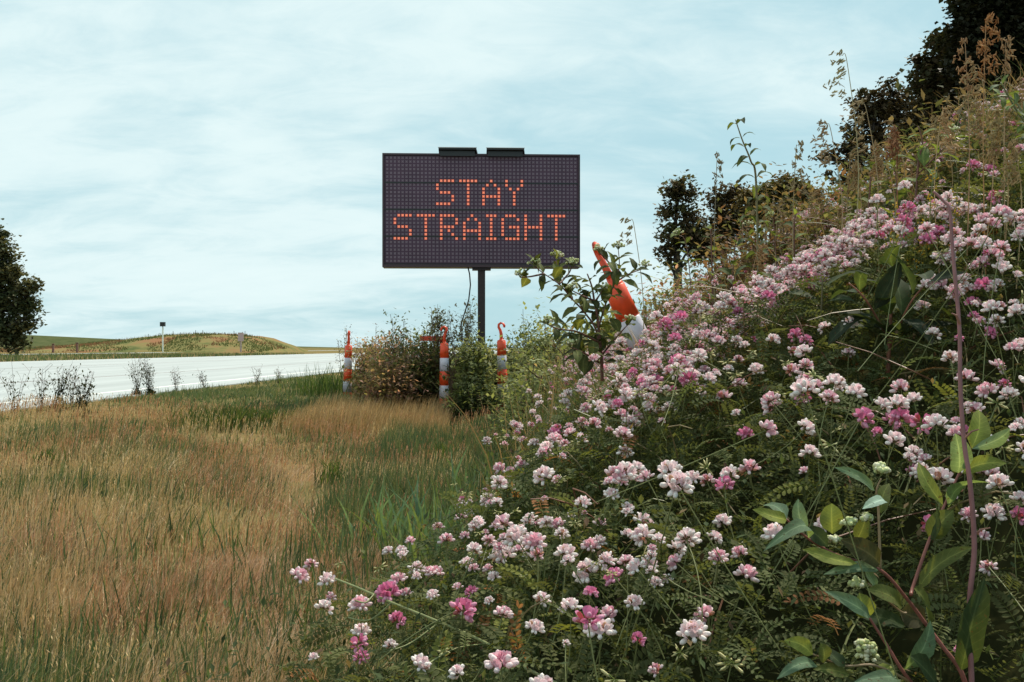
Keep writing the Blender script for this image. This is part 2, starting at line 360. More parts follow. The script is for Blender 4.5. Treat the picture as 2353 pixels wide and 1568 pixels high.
kk = [sloc(*p) for p in ((1075, 613), (1079, 630), (1081, 655), (1077, 690), (1069, 715), (1061, 740), (1058, 765))]
g = Geo(); g.tube(kk, .011, sides=6); g.build('cable', M_black, sign, True)

# ------------------------------------------------------------------ delineator posts
M_or = plain('orange_plastic', (.80, .070, .016), .45, noise=.25, nscale=14)
M_or2 = plain('orange_sheeting', (.84, .075, .016), .40, noise=.22, nscale=22)
M_wh = plain('white_sheeting', (.62, .58, .66), .35, noise=.2, nscale=12)
M_rub = plain('black_rubber', (.03, .03, .03), .8)
def delineator(u, v, Y, label, yaw=0, axis=None, H=1.0, hookpx=True, base=True):
    """(u,v) is the top of the body (under the handle); body hangs H below it along the axis"""
    top = at(u, v, Y); ax = norm(np.array(axis if axis is not None else (0, 0, 1.), float))
    b = top - ax * H
    root = empty('delineator_post', b)
    q_ = __import__('mathutils').Vector(ax).to_track_quat('Z', 'Y'); root.rotation_euler = q_.to_euler()
    tag(root, label, 'traffic post', 'orange and white roadside delineator posts')
    rb, rt = .074, .053
    cols = [M_or, M_wh, M_or2, M_wh, M_or2]; names = ['body', 'reflective_band', 'reflective_band', 'reflective_band', 'reflective_band']
    g = Geo(); g.lathe([(rb + .006, 0), (rb + .004, .12), (rb - .002, .2), (rt, H - .012), (rt * .96, H), (rt * .5, H + .004), (.024, H + .010), (.022, H + .03)], sides=24); g.build('body', M_or, root, True)
    z = H - .012
    for m_ in (M_or2, M_wh, M_or2, M_wh):
        z1 = z - .185; r0 = rb + (rt - rb) * z / H + .0035; r1 = rb + (rt - rb) * z1 / H + .0035
        g = Geo(); g.lathe([(r1 - .004, z1 + .002), (r1, z1 + .004), (r0, z - .006), (r0 - .004, z - .003)], sides=24)
        g.build('reflective_band', m_, root, True); z = z1
    # hooked strap handle
    g = Geo(); pts = [(0, 0, H), (0, 0, H + .08), (-.01, 0, H + .13), (-.03, 0, H + .17), (-.028, 0, H + .205), (0, 0, H + .225), (.03, 0, H + .215), (.045, 0, H + .185), (.040, 0, H + .165)]
    pts = np.array(pts); g.tube(pts, [.024, .021, .019, .017, .016, .016, .016, .016, .015], sides=8)
    hn = g.build('handle', M_or, root, True); hn.rotation_euler = (0, 0, yaw)
    if base:
        g = Geo(); g.lathe([(.20, -.06), (.20, -.025), (.10, -.01), (rb + .01, .0)], sides=8); g.build('base', M_rub, root)
    return root
delineator(801, 794, 16.0, 'leftmost upright orange and white delineator post at the end of the verge', yaw=0, H=.98, axis=(.03, 0, 1))
delineator(1021, 789, 13.5, 'delineator post half hidden by dark leaves left of the sign post base', yaw=0, H=1.0, axis=(.0, 0, 1))
delineator(1152, 782, 13.0, 'delineator post with a curled hook handle showing above the bush under the sign', yaw=PI / 2, H=1.0, axis=(-.03, 0, 1))
delineator(1408, 652, 5.2, 'tilted delineator post leaning out of the flower bank beside the sapling', yaw=0, H=1.0, axis=(-.40, -.05, .86), base=True)
g = Geo(); p0 = at(965, 778, 13.9); p1 = at(1022, 778, 14.1)
g.box((p0[0], p0[1], p0[2] - .033), (p1[0], p0[1] + .05, p0[2] + .033))
g.box((p1[0] - .05, p0[1] + .055, p0[2] - .7), (p1[0] - .0, p0[1] + .095, p0[2] + .03))
tag(g.build('barricade_board', M_or), 'short horizontal orange board sticking out left of the half hidden post', 'barricade')

# ------------------------------------------------------------------ far small things
def far_sign():
    p = at(374, 803, 150); r = empty('mirror_marker', p); tag(r, 'white pole with a small dark box on top before the far mound', 'marker pole')
    g = Geo(); g.tube([(0, 0, -.4), (0, 0, 3.3)], .11, sides=8); g.build('pole', plain('white_pole', (.75, .78, .7), .6), r)
    g = Geo(); g.box((-.38, -.2, 3.45), (.34, .25, 4.1)); g.tube([(0, 0, 3.3), (0, 0, 3.46)], .07, sides=6); g.build('lamp_box', M_black, r)
    p = at(553, 805, 150); r = empty('road_sign', p); tag(r, 'small pale pink square sign on a post at the right end of the mound', 'sign')
    g = Geo(); g.box((-.42, -.03, 1.35), (.42, .03, 2.65)); g.build('sign_panel', plain('sign_back', (.52, .38, .38), .7), r)
    g = Geo(); g.box((-.12, .035, -.3), (.12, .12, 2.5)); g.build('post', plain('sign_post_far', (.42, .33, .30), .7), r)
    k = 0
    on_ = 'first second third fourth fifth sixth seventh eighth ninth tenth eleventh twelfth thirteenth'.split()
    for u in np.linspace(300, 540, 13):
        u = u + random.uniform(-9, 9)
        g = Geo(); h = random.uniform(.35, .75); g.tube([(0, 0, -.3), (random.uniform(-.06, .06), 0, h)], .05, sides=5)
        o = g.build('fence_post', M_bark); p = at(u, mound_top(u), MY); o.location = (p[0], MY + 8, p[2])
        tag(o, on_[k] + ' tiny dark stake from the left on top of the far mound', 'stake', 'stakes along the top of the far mound'); k += 1
    for u, vv, hh, t_ in ((122, 799, 1.5, 'short reddish brown stump post left of the far mound'), (177, 795, 1.2, 'slim grey post on the slope left of the far mound')):
        p = at(u, vv, 158); g = Geo(); g.box((-.14, -.12, -1.2), (.14, .12, hh * .35)); g.box((-.2, -.18, hh * .35), (.2, .18, hh * .35 + .1)); o = g.build('marker_post', plain('post_brown', (.19, .10, .08), .9)); o.location = tuple(p)
        tag(o, t_, 'post')
far_sign()

# ------------------------------------------------------------------ trees
quad = (np.array([[-.5, -.3, 0], [0, -.5, .08], [.5, 0, 0], [0, .5, .08]], float), [np.array([[0, 1, 2, 3]])], np.ones((4, 3)))
def randdirs(n, rng=R): return norm(rng.normal(size=(n, 3)))
def tree(label, Y, blobs, trunk, base_v, cols, leaf=.13, clumps=14, per=70, sig=.20, gap=1.0, name='tree', trunk_r=.16):
    s = Y / F; bx = at(trunk, V0, Y)[0]; bz = CAMZ + (V0 - base_v) * s
    r = empty(name, (bx, Y, bz)); tag(r, label, 'tree')
    P = []; Cc = []; cents = []
    for (u, v, ru, rv) in blobs:
        c = at(u, v, Y) - np.array([bx, 0, bz]); c[1] = R.uniform(-.35, .35) * ru * s
        rad = np.array([ru * s, .8 * ru * s, rv * s]); cents.append((c, rad))
        k = max(5, int(clumps * (ru * rv / 1600.)))
        d = randdirs(k); rr = R.random(k) ** .45
        cc = c + d * rr[:, None] * rad * .92
        for q_ in cc:
            m = int(per * R.uniform(.5, 1.4) * gap); sg = sig * R.uniform(.6, 1.3)
            P.append(q_ + R.normal(size=(m, 3)) * sg * np.array([1, 1, .7])); Cc.append(np.array(cols[R.integers(len(cols))])[None] * R.uniform(.75, 1.3) * R.uniform(.8, 1.2, (m, 1)))
    P = np.concatenate(P); Cc = np.concatenate(Cc); n = len(P)
    g = Geo(); g.inst(quad, frames(randdirs(n)), P, leaf * R.uniform(.6, 1.3, n), Cc)
    g.build('crown', M_tree, r)
    g = Geo(); H = max(c[2] for c, _ in cents)
    tr = np.array([(0, 0, -1.2), (.05, 0, H * .3), (-.05, .1, H * .6), (0, 0, H * .92)]); g.tube(tr, [trunk_r * 1.25, trunk_r, trunk_r * .6, trunk_r * .2], sides=8)
    for c, rad in cents:
        z0 = min(max(c[2] - rad[2] * 1.6, H * .15), H * .8); f = z0 / H
        a = np.array([0, 0, z0]); g.tube([a, a + (c - a) * .5 + np.array([0, 0, .25 * rad[2]]) * .3, c], [trunk_r * (.6 - .4 * f), trunk_r * .28, trunk_r * .1], sides=5)
        for _ in range(5):
            e_ = c + randdirs(1)[0] * rad * .85; g.tube([a + (c - a) * .6, (c + e_) / 2, e_], [trunk_r * .2, trunk_r * .1, trunk_r * .04], sides=4, cap=False)
    g.build('trunk', M_bark, r, True)
DK = [(.062, .060, .028), (.075, .058, .030), (.045, .046, .022)]
DKB = [(.085, .062, .034), (.060, .054, .027), (.10, .070, .038)]
OL = [(.14, .115, .045), (.10, .10, .040), (.17, .12, .05)]
tree('dark leafy tree cut by the left edge beyond the road', 110, [(-70, 600, 80, 80), (-2, 592, 36, 60), (18, 625, 38, 32), (-40, 700, 90, 80), (52, 688, 34, 36), (20, 758, 46, 36), (-60, 775, 90, 30), (64, 738, 20, 20), (30, 790, 34, 16), (76, 662, 18, 16), (-10, 545, 22, 20)], -60, 808, [(.085, .095, .042), (.062, .075, .036), (.11, .105, .05)], leaf=.40, clumps=26, per=75, sig=.50, trunk_r=.5)
tree('slim drooping tree at the left end of the right hand tree line', 38, [(1560, 438, 40, 34), (1535, 482, 30, 20), (1584, 488, 30, 34), (1548, 545, 32, 34), (1532, 590, 16, 34), (1590, 560, 50, 40), (1600, 530, 30, 36), (1628, 560, 40, 40)], 1555, 700, DKB + OL[1:2], leaf=.15, clumps=20, per=66, sig=.21, gap=.85)
tree('round topped dark tree second from the left in the right hand tree line', 40, [(1666, 462, 36, 42), (1652, 515, 30, 36), (1690, 500, 40, 50), (1660, 560, 70, 40), (1700, 455, 30, 34), (1725, 475, 30, 36)], 1665, 700, DKB, leaf=.15, clumps=16, per=65, sig=.22)
tree('olive brown bushy tree in the middle of the right hand tree line', 36, [(1796, 434, 44, 30), (1740, 462, 44, 42), (1850, 455, 52, 34), (1822, 440, 40, 28), (1800, 500, 90, 50)], 1790, 660, OL, leaf=.14, clumps=22, per=65, sig=.18)
tree('open crowned brownish tree with sky showing through at the foot of the tallest trees', 30, [(1985, 240, 50, 46), (2055, 222, 54, 38), (2020, 260, 60, 50), (2090, 260, 50, 60), (1962, 310, 44, 45), (2035, 300, 60, 50), (1908, 362, 26, 18), (1925, 420, 36, 34), (1960, 350, 50, 46), (1990, 390, 60, 50), (1940, 460, 50, 30), (2090, 340, 50, 80)], 2010, 640, DKB, leaf=.13, clumps=13, per=50, sig=.15, gap=.8)
tree('tall dark tree stepping up right of the open crowned tree', 27, [(2140, 165, 42, 50), (2180, 120, 50, 50), (2165, 220, 70, 70), (2165, 270, 70, 80), (2215, 150, 50, 60), (2120, 330, 60, 70), (2220, 260, 90, 90)], 2170, 620, DK + DKB[:1], leaf=.13, clumps=22, per=70, sig=.16)
tree('tallest black green tree filling the top right corner', 24, [(2225, 12, 30, 22), (2250, 60, 50, 60), (2240, 130, 60, 60), (2290, 50, 80, 80), (2330, 180, 110, 120), (2390, -90, 130, 110), (2280, 330, 100, 110), (2400, 60, 100, 200), (2420, 350, 120, 150)], 2330, 600, [(.020, .022, .011), (.028, .026, .014)], leaf=.13, clumps=26, per=80, sig=.17, trunk_r=.28)

# ------------------------------------------------------------------ grass
def blades(g, P, h, wd, lean, bend, c, segs=3, az=None):
    n = len(P); a = R.uniform(0, 2 * PI, n) if az is None else az
    side = np.stack([np.cos(a), np.sin(a), 0 * a], -1); Vs = []
    for k in range(segs + 1):
        t_ = k / segs
        ctr = P + np.array([0, 0, 1.]) * (h * (t_ - .35 * bend * t_ * t_))[:, None] + lean * (h * (t_ * .35 + bend * t_ ** 2))[:, None]
        ww = wd * (1 - t_ ** 1.6) * .5 + .00025
        Vs += [ctr - side * ww[:, None], ctr + side * ww[:, None]]
    V = np.stack(Vs, 1); k = np.arange(segs) * 2
    f = np.stack([k, k + 1, k + 3, k + 2], -1)
    Fq = (f[None] + (np.arange(n) * 2 * (segs + 1))[:, None, None]).reshape(-1, 4)
    g.add(V.reshape(-1, 3), Fq, np.repeat(c, 2 * (segs + 1), 0))
def sample(n, y0, y1, xlo, xhi):
    y = np.sqrt(R.uniform(y0 ** 2, y1 ** 2, n)); x = R.uniform(0, 1, n); lo = xlo(y); hi = xhi(y); return lo + x * (hi - lo), y
wl = lambda y: np.maximum(-.56 * y - .4, .032 * y - 6.25)
DRY = np.array([.50, .345, .195]); RED = np.array([.45, .25, .165]); STR = np.array([.68, .51, .33]); GRN = np.array([.115, .165, .060]); DGR = np.array([.055, .095, .050]); OLV = np.array([.19, .21, .075])
TRK = ([2.2, 3.0, 3.9, 5.5, 8.0, 11.0], [-.80, -.76, -.81, -.92, -1.9, -3.2])
def track(x, y): return np.exp(-((x - np.interp(y, *TRK)) / (.16 + .025 * y)) ** 2) * smooth((11.5 - y) / 2) * (.55 + .9 * (vn(x, y, .4, 22) - .2))
def gcol(x, y):
    n = len(x); tk = np.clip(track(x, y), 0, 1)
    gf = .26 + .62 * smooth((vn(x, y, 1.1, 5) - .46) / .25) + .62 * smooth((y - 4.5) / 5) + .70 * smooth((x - xt(y) + .75) / .7) + .30 * smooth((2.6 - y) / .8)
    gf = np.clip((gf + .55 * smooth((3.5 - y) / .8) * smooth((-x - .7) / .4) + .45 * (vn(x, y, .35, 6) - .5)) * (1 - .9 * tk), 0, .93)
    r = R.random(n); isg = r < gf
    red = smooth((vn(x, y, .8, 7) - .48) / .2)
    c = DRY + (RED - DRY) * red[:, None] * .85; c = np.where((R.random(n) < .25)[:, None], STR, c)
    gc_ = np.where((R.random(n) < .36)[:, None], OLV, GRN); gc_ = np.where((R.random(n) < .30)[:, None], DGR, gc_)
    c = np.where(isg[:, None], gc_, c + (np.array([.60, .40, .28]) - c) * (.7 * tk)[:, None])
    return c * R.uniform(.75, 1.25, (n, 1)), isg
g = Geo()
for n, y0, y1, hh, ww in ((62000, 1.75, 4.2, (.13, .34), (.0014, .0032)), (60000, 4.2, 9.0, (.13, .36), (.0022, .0050)), (46000, 9, 18, (.14, .38), (.005, .010)), (30000, 18, 46, (.14, .34), (.012, .024))):
    x, y = sample(n, y0, y1, wl, lambda y: xt(y) + .28)
    keep = (x < .1 * y + 1)
    dens = .45 + .55 * smooth((vn(x, y, .22, 8) - .3) / .3); keep &= R.random(n) < dens
    x, y = x[keep], y[keep]; n = len(x)
    c, isg = gcol(x, y)
    h = .66 * R.uniform(hh[0], hh[1], n) * (.42 + .6 * vn(x, y, .6, 10) + .5 * vn(x, y, .17, 12)) * np.where(x > xt(y) - .1, .9, 1)
    ww_ = R.uniform(ww[0], ww[1], n) * np.where(isg & (R.random(n) < .22), 2.4, 1)
    h = h * (1 - .45 * smooth((-(x - .032 * y) - 2.8) / 2.6)) * (.92 - .22 * smooth((y - 6) / 6)); tk = np.clip(track(x, y), 0, 1); h = h * (1 - .45 * tk); a = R.normal(.2, 1.1, n); mag = np.abs(R.normal(.42, .34, n)) + tk * R.uniform(0, 1.2, n) + .6 * smooth((vn(x, y, .5, 11) - .62) / .12)
    lean = np.stack([np.cos(a), np.sin(a), 0 * a], -1) * mag[:, None]
    P = np.stack([x, y, hz(x, y) - .02], -1)
    blades(g, P, h, ww_, lean, np.clip(R.normal(.35, .25, n), 0, 1.1), c, 3)
o = g.build('verge_grass', M_grass); tag(o, 'dry tan and green grass covering the verge', 'grass', kind='stuff')
g = Geo(); y = np.sqrt(R.uniform(2.3 ** 2, 11 ** 2, 19000)); x = xt(y) + .16 - R.random(19000) ** 1.25 * (.62 + .16 * y); n = len(x)
c = np.where((R.random(n) < .4)[:, None], np.array([[.17, .20, .08]]), np.array([[.095, .135, .060]])) * R.uniform(.7, 1.25, (n, 1)); a = R.uniform(0, 6.28, n)
ln = np.stack([np.cos(a), np.sin(a), 0 * a], -1) * R.uniform(.05, .5, (n, 1)); blades(g, np.stack([x, y, hz(x, y) - .02], -1), R.uniform(.12, .30, n) * (.6 + .8 * vn(x, y, .4, 31)), R.uniform(.003, .006, n) * (1 + .06 * y), ln, R.uniform(.1, .7, n), c, 4)
x = R.uniform(-5.6, -1.2, 9000); y = R.uniform(8.5, 24, 9000); k = (x > wl(y)) & (vn(x, y, 1.5, 33) > .36); x, y = x[k], y[k]; n = len(x)
c = np.where((R.random(n) < .5)[:, None], np.array([[.17, .20, .08]]), np.array([[.10, .145, .06]])) * R.uniform(.7, 1.25, (n, 1)); a = R.uniform(0, 6.28, n)
ln = np.stack([np.cos(a), np.sin(a), 0 * a], -1) * R.uniform(.05, .6, (n, 1)); blades(g, np.stack([x, y, hz(x, y) - .02], -1), R.uniform(.08, .20, n), R.uniform(.008, .014, n), ln, R.uniform(.1, .7, n), c, 3)
o = g.build('green_grass', M_grass); tag(o, 'lush green grass along the foot of the bank and up the road shoulder', 'grass', kind='stuff')
# fine seed heads over the dry grass
g = Geo(); x, y = sample(8500, 2.2, 12, wl, lambda y: xt(y) - .75)
h = .66 * R.uniform(.22, .40, len(x)) * (.6 + .6 * vn(x, y, .6, 10)); P = np.stack([x, y, hz(x, y)], -1)
cc = np.where((vn(x, y, .8, 7) > .52)[:, None], np.array([[.50, .27, .15]]), np.array([[.60, .43, .23]])) * R.uniform(.8, 1.2, (len(x), 1))
a = R.normal(.2, .9, len(x)); ln = np.stack([np.cos(a), np.sin(a), 0 * a], -1) * R.uniform(.1, .5, (len(x), 1))
blades(g, P, h, .0010 + .0002 * y, ln, np.full(len(x), .25), cc, 2)
sp = (np.array([[-.5, 0, 0], [0, -.12, 0], [.5, 0, 0], [0, .12, 0]], float), [np.array([[0, 1, 2, 3]])], np.ones((4, 3)))
for k in range(6):
    tk = .72 + .05 * k; pos = P + np.array([0, 0, 1.]) * (h * (tk - .35 * .25 * tk * tk))[:, None] + ln * (h * (tk * .35 + .25 * tk * tk))[:, None]
    d = norm(ln + np.array([0, 0, 1.2]) + R.normal(size=P.shape) * .4); g.inst(sp, frames(d), pos, .012 + .0010 * y, cc * R.uniform(.85, 1.15, (len(x), 1)))
o = g.build('grass_seed_heads', M_grass); tag(o, 'fine tan seed heads hovering over the dry verge grass', 'grass', kind='stuff')
# golden taller grass in front of the brown weeds
g = Geo(); n = 5200; x = R.uniform(-2.5, -.75, n); y = R.uniform(10.2, 13.2, n); k = (np.abs(x + .032 * 0 + 1.5) < 1.2); x, y = x[k], y[k]; n = len(x)
c = np.array([[.44, .30, .15]]) * R.uniform(.6, 1.3, (n, 1)); a = R.normal(.0, .6, n); ln = np.stack([np.cos(a), np.sin(a), 0 * a], -1) * R.uniform(.1, .55, (n, 1))
blades(g, np.stack([x, y, hz(x, y)], -1), R.uniform(.14, .36, n), R.uniform(.005, .009, n), ln, np.full(n, .4), c)
tag(g.build('golden_grass', M_grass), 'taller golden grass leaning right between the posts', 'grass', kind='stuff')
# grass strips across the road
g = Geo(); n = 16000; y = R.uniform(25, 120, n); s = -28.7 - R.random(n) ** 1.5 * 26; x = s + .032 * y; k = (x > -.56 * y - 3); x, y = x[k], y[k]; n = len(x)
c, _ = gcol(x, y); blades(g, np.stack([x, y, np.full(n, .17)], -1), R.uniform(.15, .38, n), R.uniform(.03, .06, n), np.zeros((n, 3)), np.zeros(n), c, 1)
tag(g.build('median_grass', M_grass), 'strip of grass between the pale road and the mound', 'grass', kind='stuff')
g = Geo(); n = 9000; uu = R.uniform(-40, 640, n); tt_ = R.uniform(.03, .52, n); x = (uu - U0) / F * MY; yy = MY - 14 + tt_ * 40; zt_ = CAMZ + (V0 - mound_top(uu)) / F * MY; z = .10 + (zt_ - .10) * np.sin(tt_ / .55 * PI / 2)
k = vn(x, yy, 3.2, 41) > .42; x, yy, z = x[k], yy[k], z[k]; n = len(x); fam = vn(x, yy, 4.5, 42)[:, None]; c = np.where(fam > .55, np.array([[.27, .15, .08]]), np.array([[.13, .15, .055]])) * R.uniform(.7, 1.25, (n, 1))
blades(g, np.stack([x, yy, z - .08], -1), R.uniform(.15, .45, n), R.uniform(.12, .3, n), np.zeros((n, 3)), np.zeros(n), c, 1, az=R.normal(0, .5, n))
tag(g.build('mound_tufts', M_grass), 'olive and rusty grass tufts over the face of the far mound', 'grass', kind='stuff')
# ragged grass on mound crest
g = Geo(); u = R.uniform(-40, 640, 1500); x = (u - U0) / F * MY; z = CAMZ + (V0 - mound_top(u)) / F * MY
blades(g, np.stack([x, R.uniform(MY + 4, MY + 10, 1500), z - .15], -1), R.uniform(.2, .7, 1500), R.uniform(.05, .1, 1500), np.zeros((1500, 3)), np.zeros(1500), np.array([[.20, .13, .07]]) * R.uniform(.6, 1.3, (1500, 1)), 1)
tag(g.build('mound_grass', M_grass), 'ragged dry grass along the crest of the far mound', 'grass', kind='stuff')

# ------------------------------------------------------------------ vetch foliage
def leaflet_leaf(pairs=8, hi=True):
    g = Geo(); n = 9; t_ = np.linspace(0, 1, n); rach = np.stack([t_, 0 * t_, .16 * np.sin(t_ * PI) - .10 * t_ ** 2], -1)
    g.tube(rach, [.010] * 5 + [.006] * 4, (.9, 1, .7), 3, False) if hi else None
    for i in range(pairs + 1):
        for sgn in (-1, 1):
            tt_ = .16 + .80 * i / pairs; p = np.array([tt_, 0, .16 * math.sin(tt_ * PI) - .10 * tt_ ** 2])
            L_ = .17 * (1 - .35 * abs(i / pairs - .4)); d = np.array([.45, sgn, .10]); d /= np.linalg.norm(d); wv = np.array([.9, -sgn * .4, 0]); wv /= np.linalg.norm(wv); W_ = L_ * .24
            if i == pairs and sgn == 1: d = np.array([1., 0, 0]); wv = np.array([0, 1., 0])
            a_ = p; m_ = p + d * L_ * .55; e_ = p + d * L_ - np.array([0, 0, .01])
            if hi:
                V = [a_, m_ - wv * W_ + [0, 0, .012], p + d * L_ * .85 - wv * W_ * .75, e_, p + d * L_ * .85 + wv * W_ * .75, m_ + wv * W_ + [0, 0, .012], m_]
                g.add(V, [np.array([[0, 1, 2, 6], [6, 4, 5, 0]]), np.array([[6, 2, 3, 4]])])
            else: g.add([a_, m_ - wv * W_ * 1.15, e_, m_ + wv * W_ * 1.15], np.array([[0, 1, 2, 3]]))
    return np.concatenate(g.V), g.Fs, np.concatenate(g.C)
LH, LM, LL = leaflet_leaf(8, True), leaflet_leaf(8, False), leaflet_leaf(4, False)
def bank_x(y): return xt(y) - .11
wr = lambda y: np.minimum(.56 * y + .35, 6.5)
g = Geo()
def vetch(n, y0, y1, T, s0, s1, deep=.26):
    x, y = sample(n, y0, y1, bank_x, wr); d = np.hypot(x, y); edge = smooth((x - xt(y) + .20) / .28)
    dep = R.random(n) ** 1.7 * deep; z = np.minimum(Cn(x, y), 99) - dep; zg = hz(x, y); z = zg + (z - zg) * edge + .02 * (1 - edge)
    k = (d > .40) & (R.random(n) < .35 + .65 * smooth((vn(x, y, .25, 13) - .25) / .3)); x, y, z = x[k], y[k], z[k]; n = len(x)
    a = R.uniform(0, 2 * PI, n); pt = R.normal(.25, .45, n); dd = np.stack([np.cos(a) * np.cos(pt), np.sin(a) * np.cos(pt), np.sin(pt)], -1)
    up = norm(np.array([0, 0, 1.]) + R.normal(size=(n, 3)) * .35)
    fam = vn(x, y, .5, 14)[:, None]; c = np.array([.062, .088, .044]) * (1 - fam) + np.array([.15, .15, .060]) * fam
    c = np.where((R.random(n) < .07)[:, None], np.array([.17, .18, .05]), c); c = np.where((R.random(n) < .02)[:, None], np.array([.28, .13, .06]), c)
    s = R.uniform(s0, s1, n); g.inst(T, frames(dd, up), np.stack([x, y, z], -1) - dd * s[:, None] * .5, s, c * R.uniform(.7, 1.3, (n, 1)))
vetch(4600, .42, 1.5, LH, .042, .075, .30); vetch(6500, 1.5, 2.6, LH, .05, .085); vetch(11500, 2.6, 5.0, LM, .06, .10); vetch(8500, 5.0, 9.5, LL, .10, .16)
o = g.build('vetch_foliage', M_leaf); tag(o, 'dark green feathery vetch leaves covering the bank', 'ground cover', kind='stuff')
# broken leaflets, bits of straw and small weeds filling the mat
g = Geo(); bit = (np.array([[0, 0, 0], [.5, -.22, .06], [1, 0, 0], [.5, .22, .06]], float), [np.array([[0, 1, 2, 3]])], np.ones((4, 3)))
for n, y0, y1, s0 in ((16000, .5, 2.4, .011), (16000, 2.4, 5.5, .016)):
    x, y = sample(n, y0, y1, bank_x, wr); k = np.hypot(x, y) > .5; x, y = x[k], y[k]; n = len(x); cc = np.array([(.075, .10, .045), (.055, .075, .035), (.13, .14, .06), (.20, .14, .075), (.11, .07, .045)])[R.choice(5, n, p=[.34, .3, .18, .1, .08])] * R.uniform(.6, 1.3, (n, 1))
    g.inst(bit, frames(randdirs(n)), np.stack([x, y, Cn(x, y) - R.random(n) ** 1.3 * .20 + .02], -1), s0 * R.uniform(.5, 1.6, n), cc)
tag(g.build('vetch_leaflets', M_leaf), 'small loose leaflets and straw bits through the vetch mat', 'ground cover', kind='stuff')
# creeping stems and dead twigs through the foliage
g = Geo(); n = 650; x, y = sample(n, .5, 4.5, lambda y: xt(y) + .1, wr)
for i in range(n):
    if math.hypot(x[i], y[i]) < .95 or x[i] < xt(y[i]) + .22: continue
    a = R.uniform(0, 2 * PI); l = R.uniform(.07, .22); p = np.array([x[i], y[i], float(Cn(x[i], y[i])) - R.uniform(.0, .14)]); q_ = p + np.array([math.cos(a) * l, math.sin(a) * l, R.uniform(-.04, .10)])
    if p[0] < xt(p[1]): p[2] = q_[2] = float(hz(p[0], p[1])) + .05
    mid = (p + q_) / 2 + np.array([R.normal() * .02, R.normal() * .02, R.uniform(0, .035)]); c = [(.13, .14, .05), (.20, .15, .07), (.16, .07, .04)][R.integers(3)]
    g.tube([p, (p + mid) / 2 + [0, 0, .006], mid, (mid + q_) / 2 + [0, 0, .004], q_], [.0012, .0012, .0011, .0009, .0006], c, 4, False)
o = g.build('vetch_stems', M_stem); tag(o, 'thin creeping stems tangled through the vetch', 'ground cover', kind='stuff')
# rough grass and dead stalks mixed into the bank
g = Geo()
for n, y0, y1, wd, hmin, hmax in ((1500, .8, 3.0, .0022, .10, .26), (7500, 2.6, 9, .0045, .18, .42)):
    x, y = sample(n, y0, y1, bank_x, wr); k = R.random(n) < smooth((vn(x, y, .7, 15) - .30) / .3); x, y = x[k], y[k]; n = len(x)
    c = np.where((R.random(n) < .45)[:, None], np.array([[.36, .24, .11]]), np.array([[.11, .13, .045]])) * R.uniform(.7, 1.2, (n, 1)); a = R.uniform(0, 6.28, n)
    ln = np.stack([np.cos(a), np.sin(a), 0 * a], -1) * R.uniform(.1, .8, (n, 1)); blades(g, np.stack([x, y, Cn(x, y) - .16], -1), R.uniform(hmin, hmax, n), np.full(n, wd), ln, np.full(n, .5), c)
o = g.build('bank_grass', M_grass); tag(o, 'thin green and straw grass growing up through the vetch bank', 'grass', kind='stuff')

# ------------------------------------------------------------------ flower heads
def ell(nr, ns, rx, ry, rz, c):
    g = Geo(); V = [[-rx, 0, 0]]
    for i in range(1, nr):
        a = PI * i / nr
        for j in range(ns): b = 2 * PI * j / ns; V.append([-rx * math.cos(a), ry * math.sin(a) * math.cos(b), rz * math.sin(a) * math.sin(b)])
    V.append([rx, 0, 0]); t3 = [[0, 1 + (j + 1) % ns, 1 + j] for j in range(ns)]; qd = []
    for i in range(nr - 2):
        for j in range(ns): a0 = 1 + i * ns; qd.append([a0 + j, a0 + (j + 1) % ns, a0 + ns + (j + 1) % ns, a0 + ns + j])
    l0 = 1 + (nr - 2) * ns; t3 += [[l0 + j, l0 + (j + 1) % ns, len(V) - 1] for j in range(ns)]
    fl = [np.array(t3)] + ([np.array(qd)] if qd else [])
    return np.array(V), fl, np.broadcast_to(np.array(c, float), (len(V), 3))
KINDS = {'white': ((.90, .70, .74), (.92, .87, .83)), 'pink': ((.82, .42, .53), (.90, .76, .76)), 'deep': ((.66, .17, .35), (.78, .38, .52)), 'spent': ((.50, .48, .16), (.66, .62, .32))}
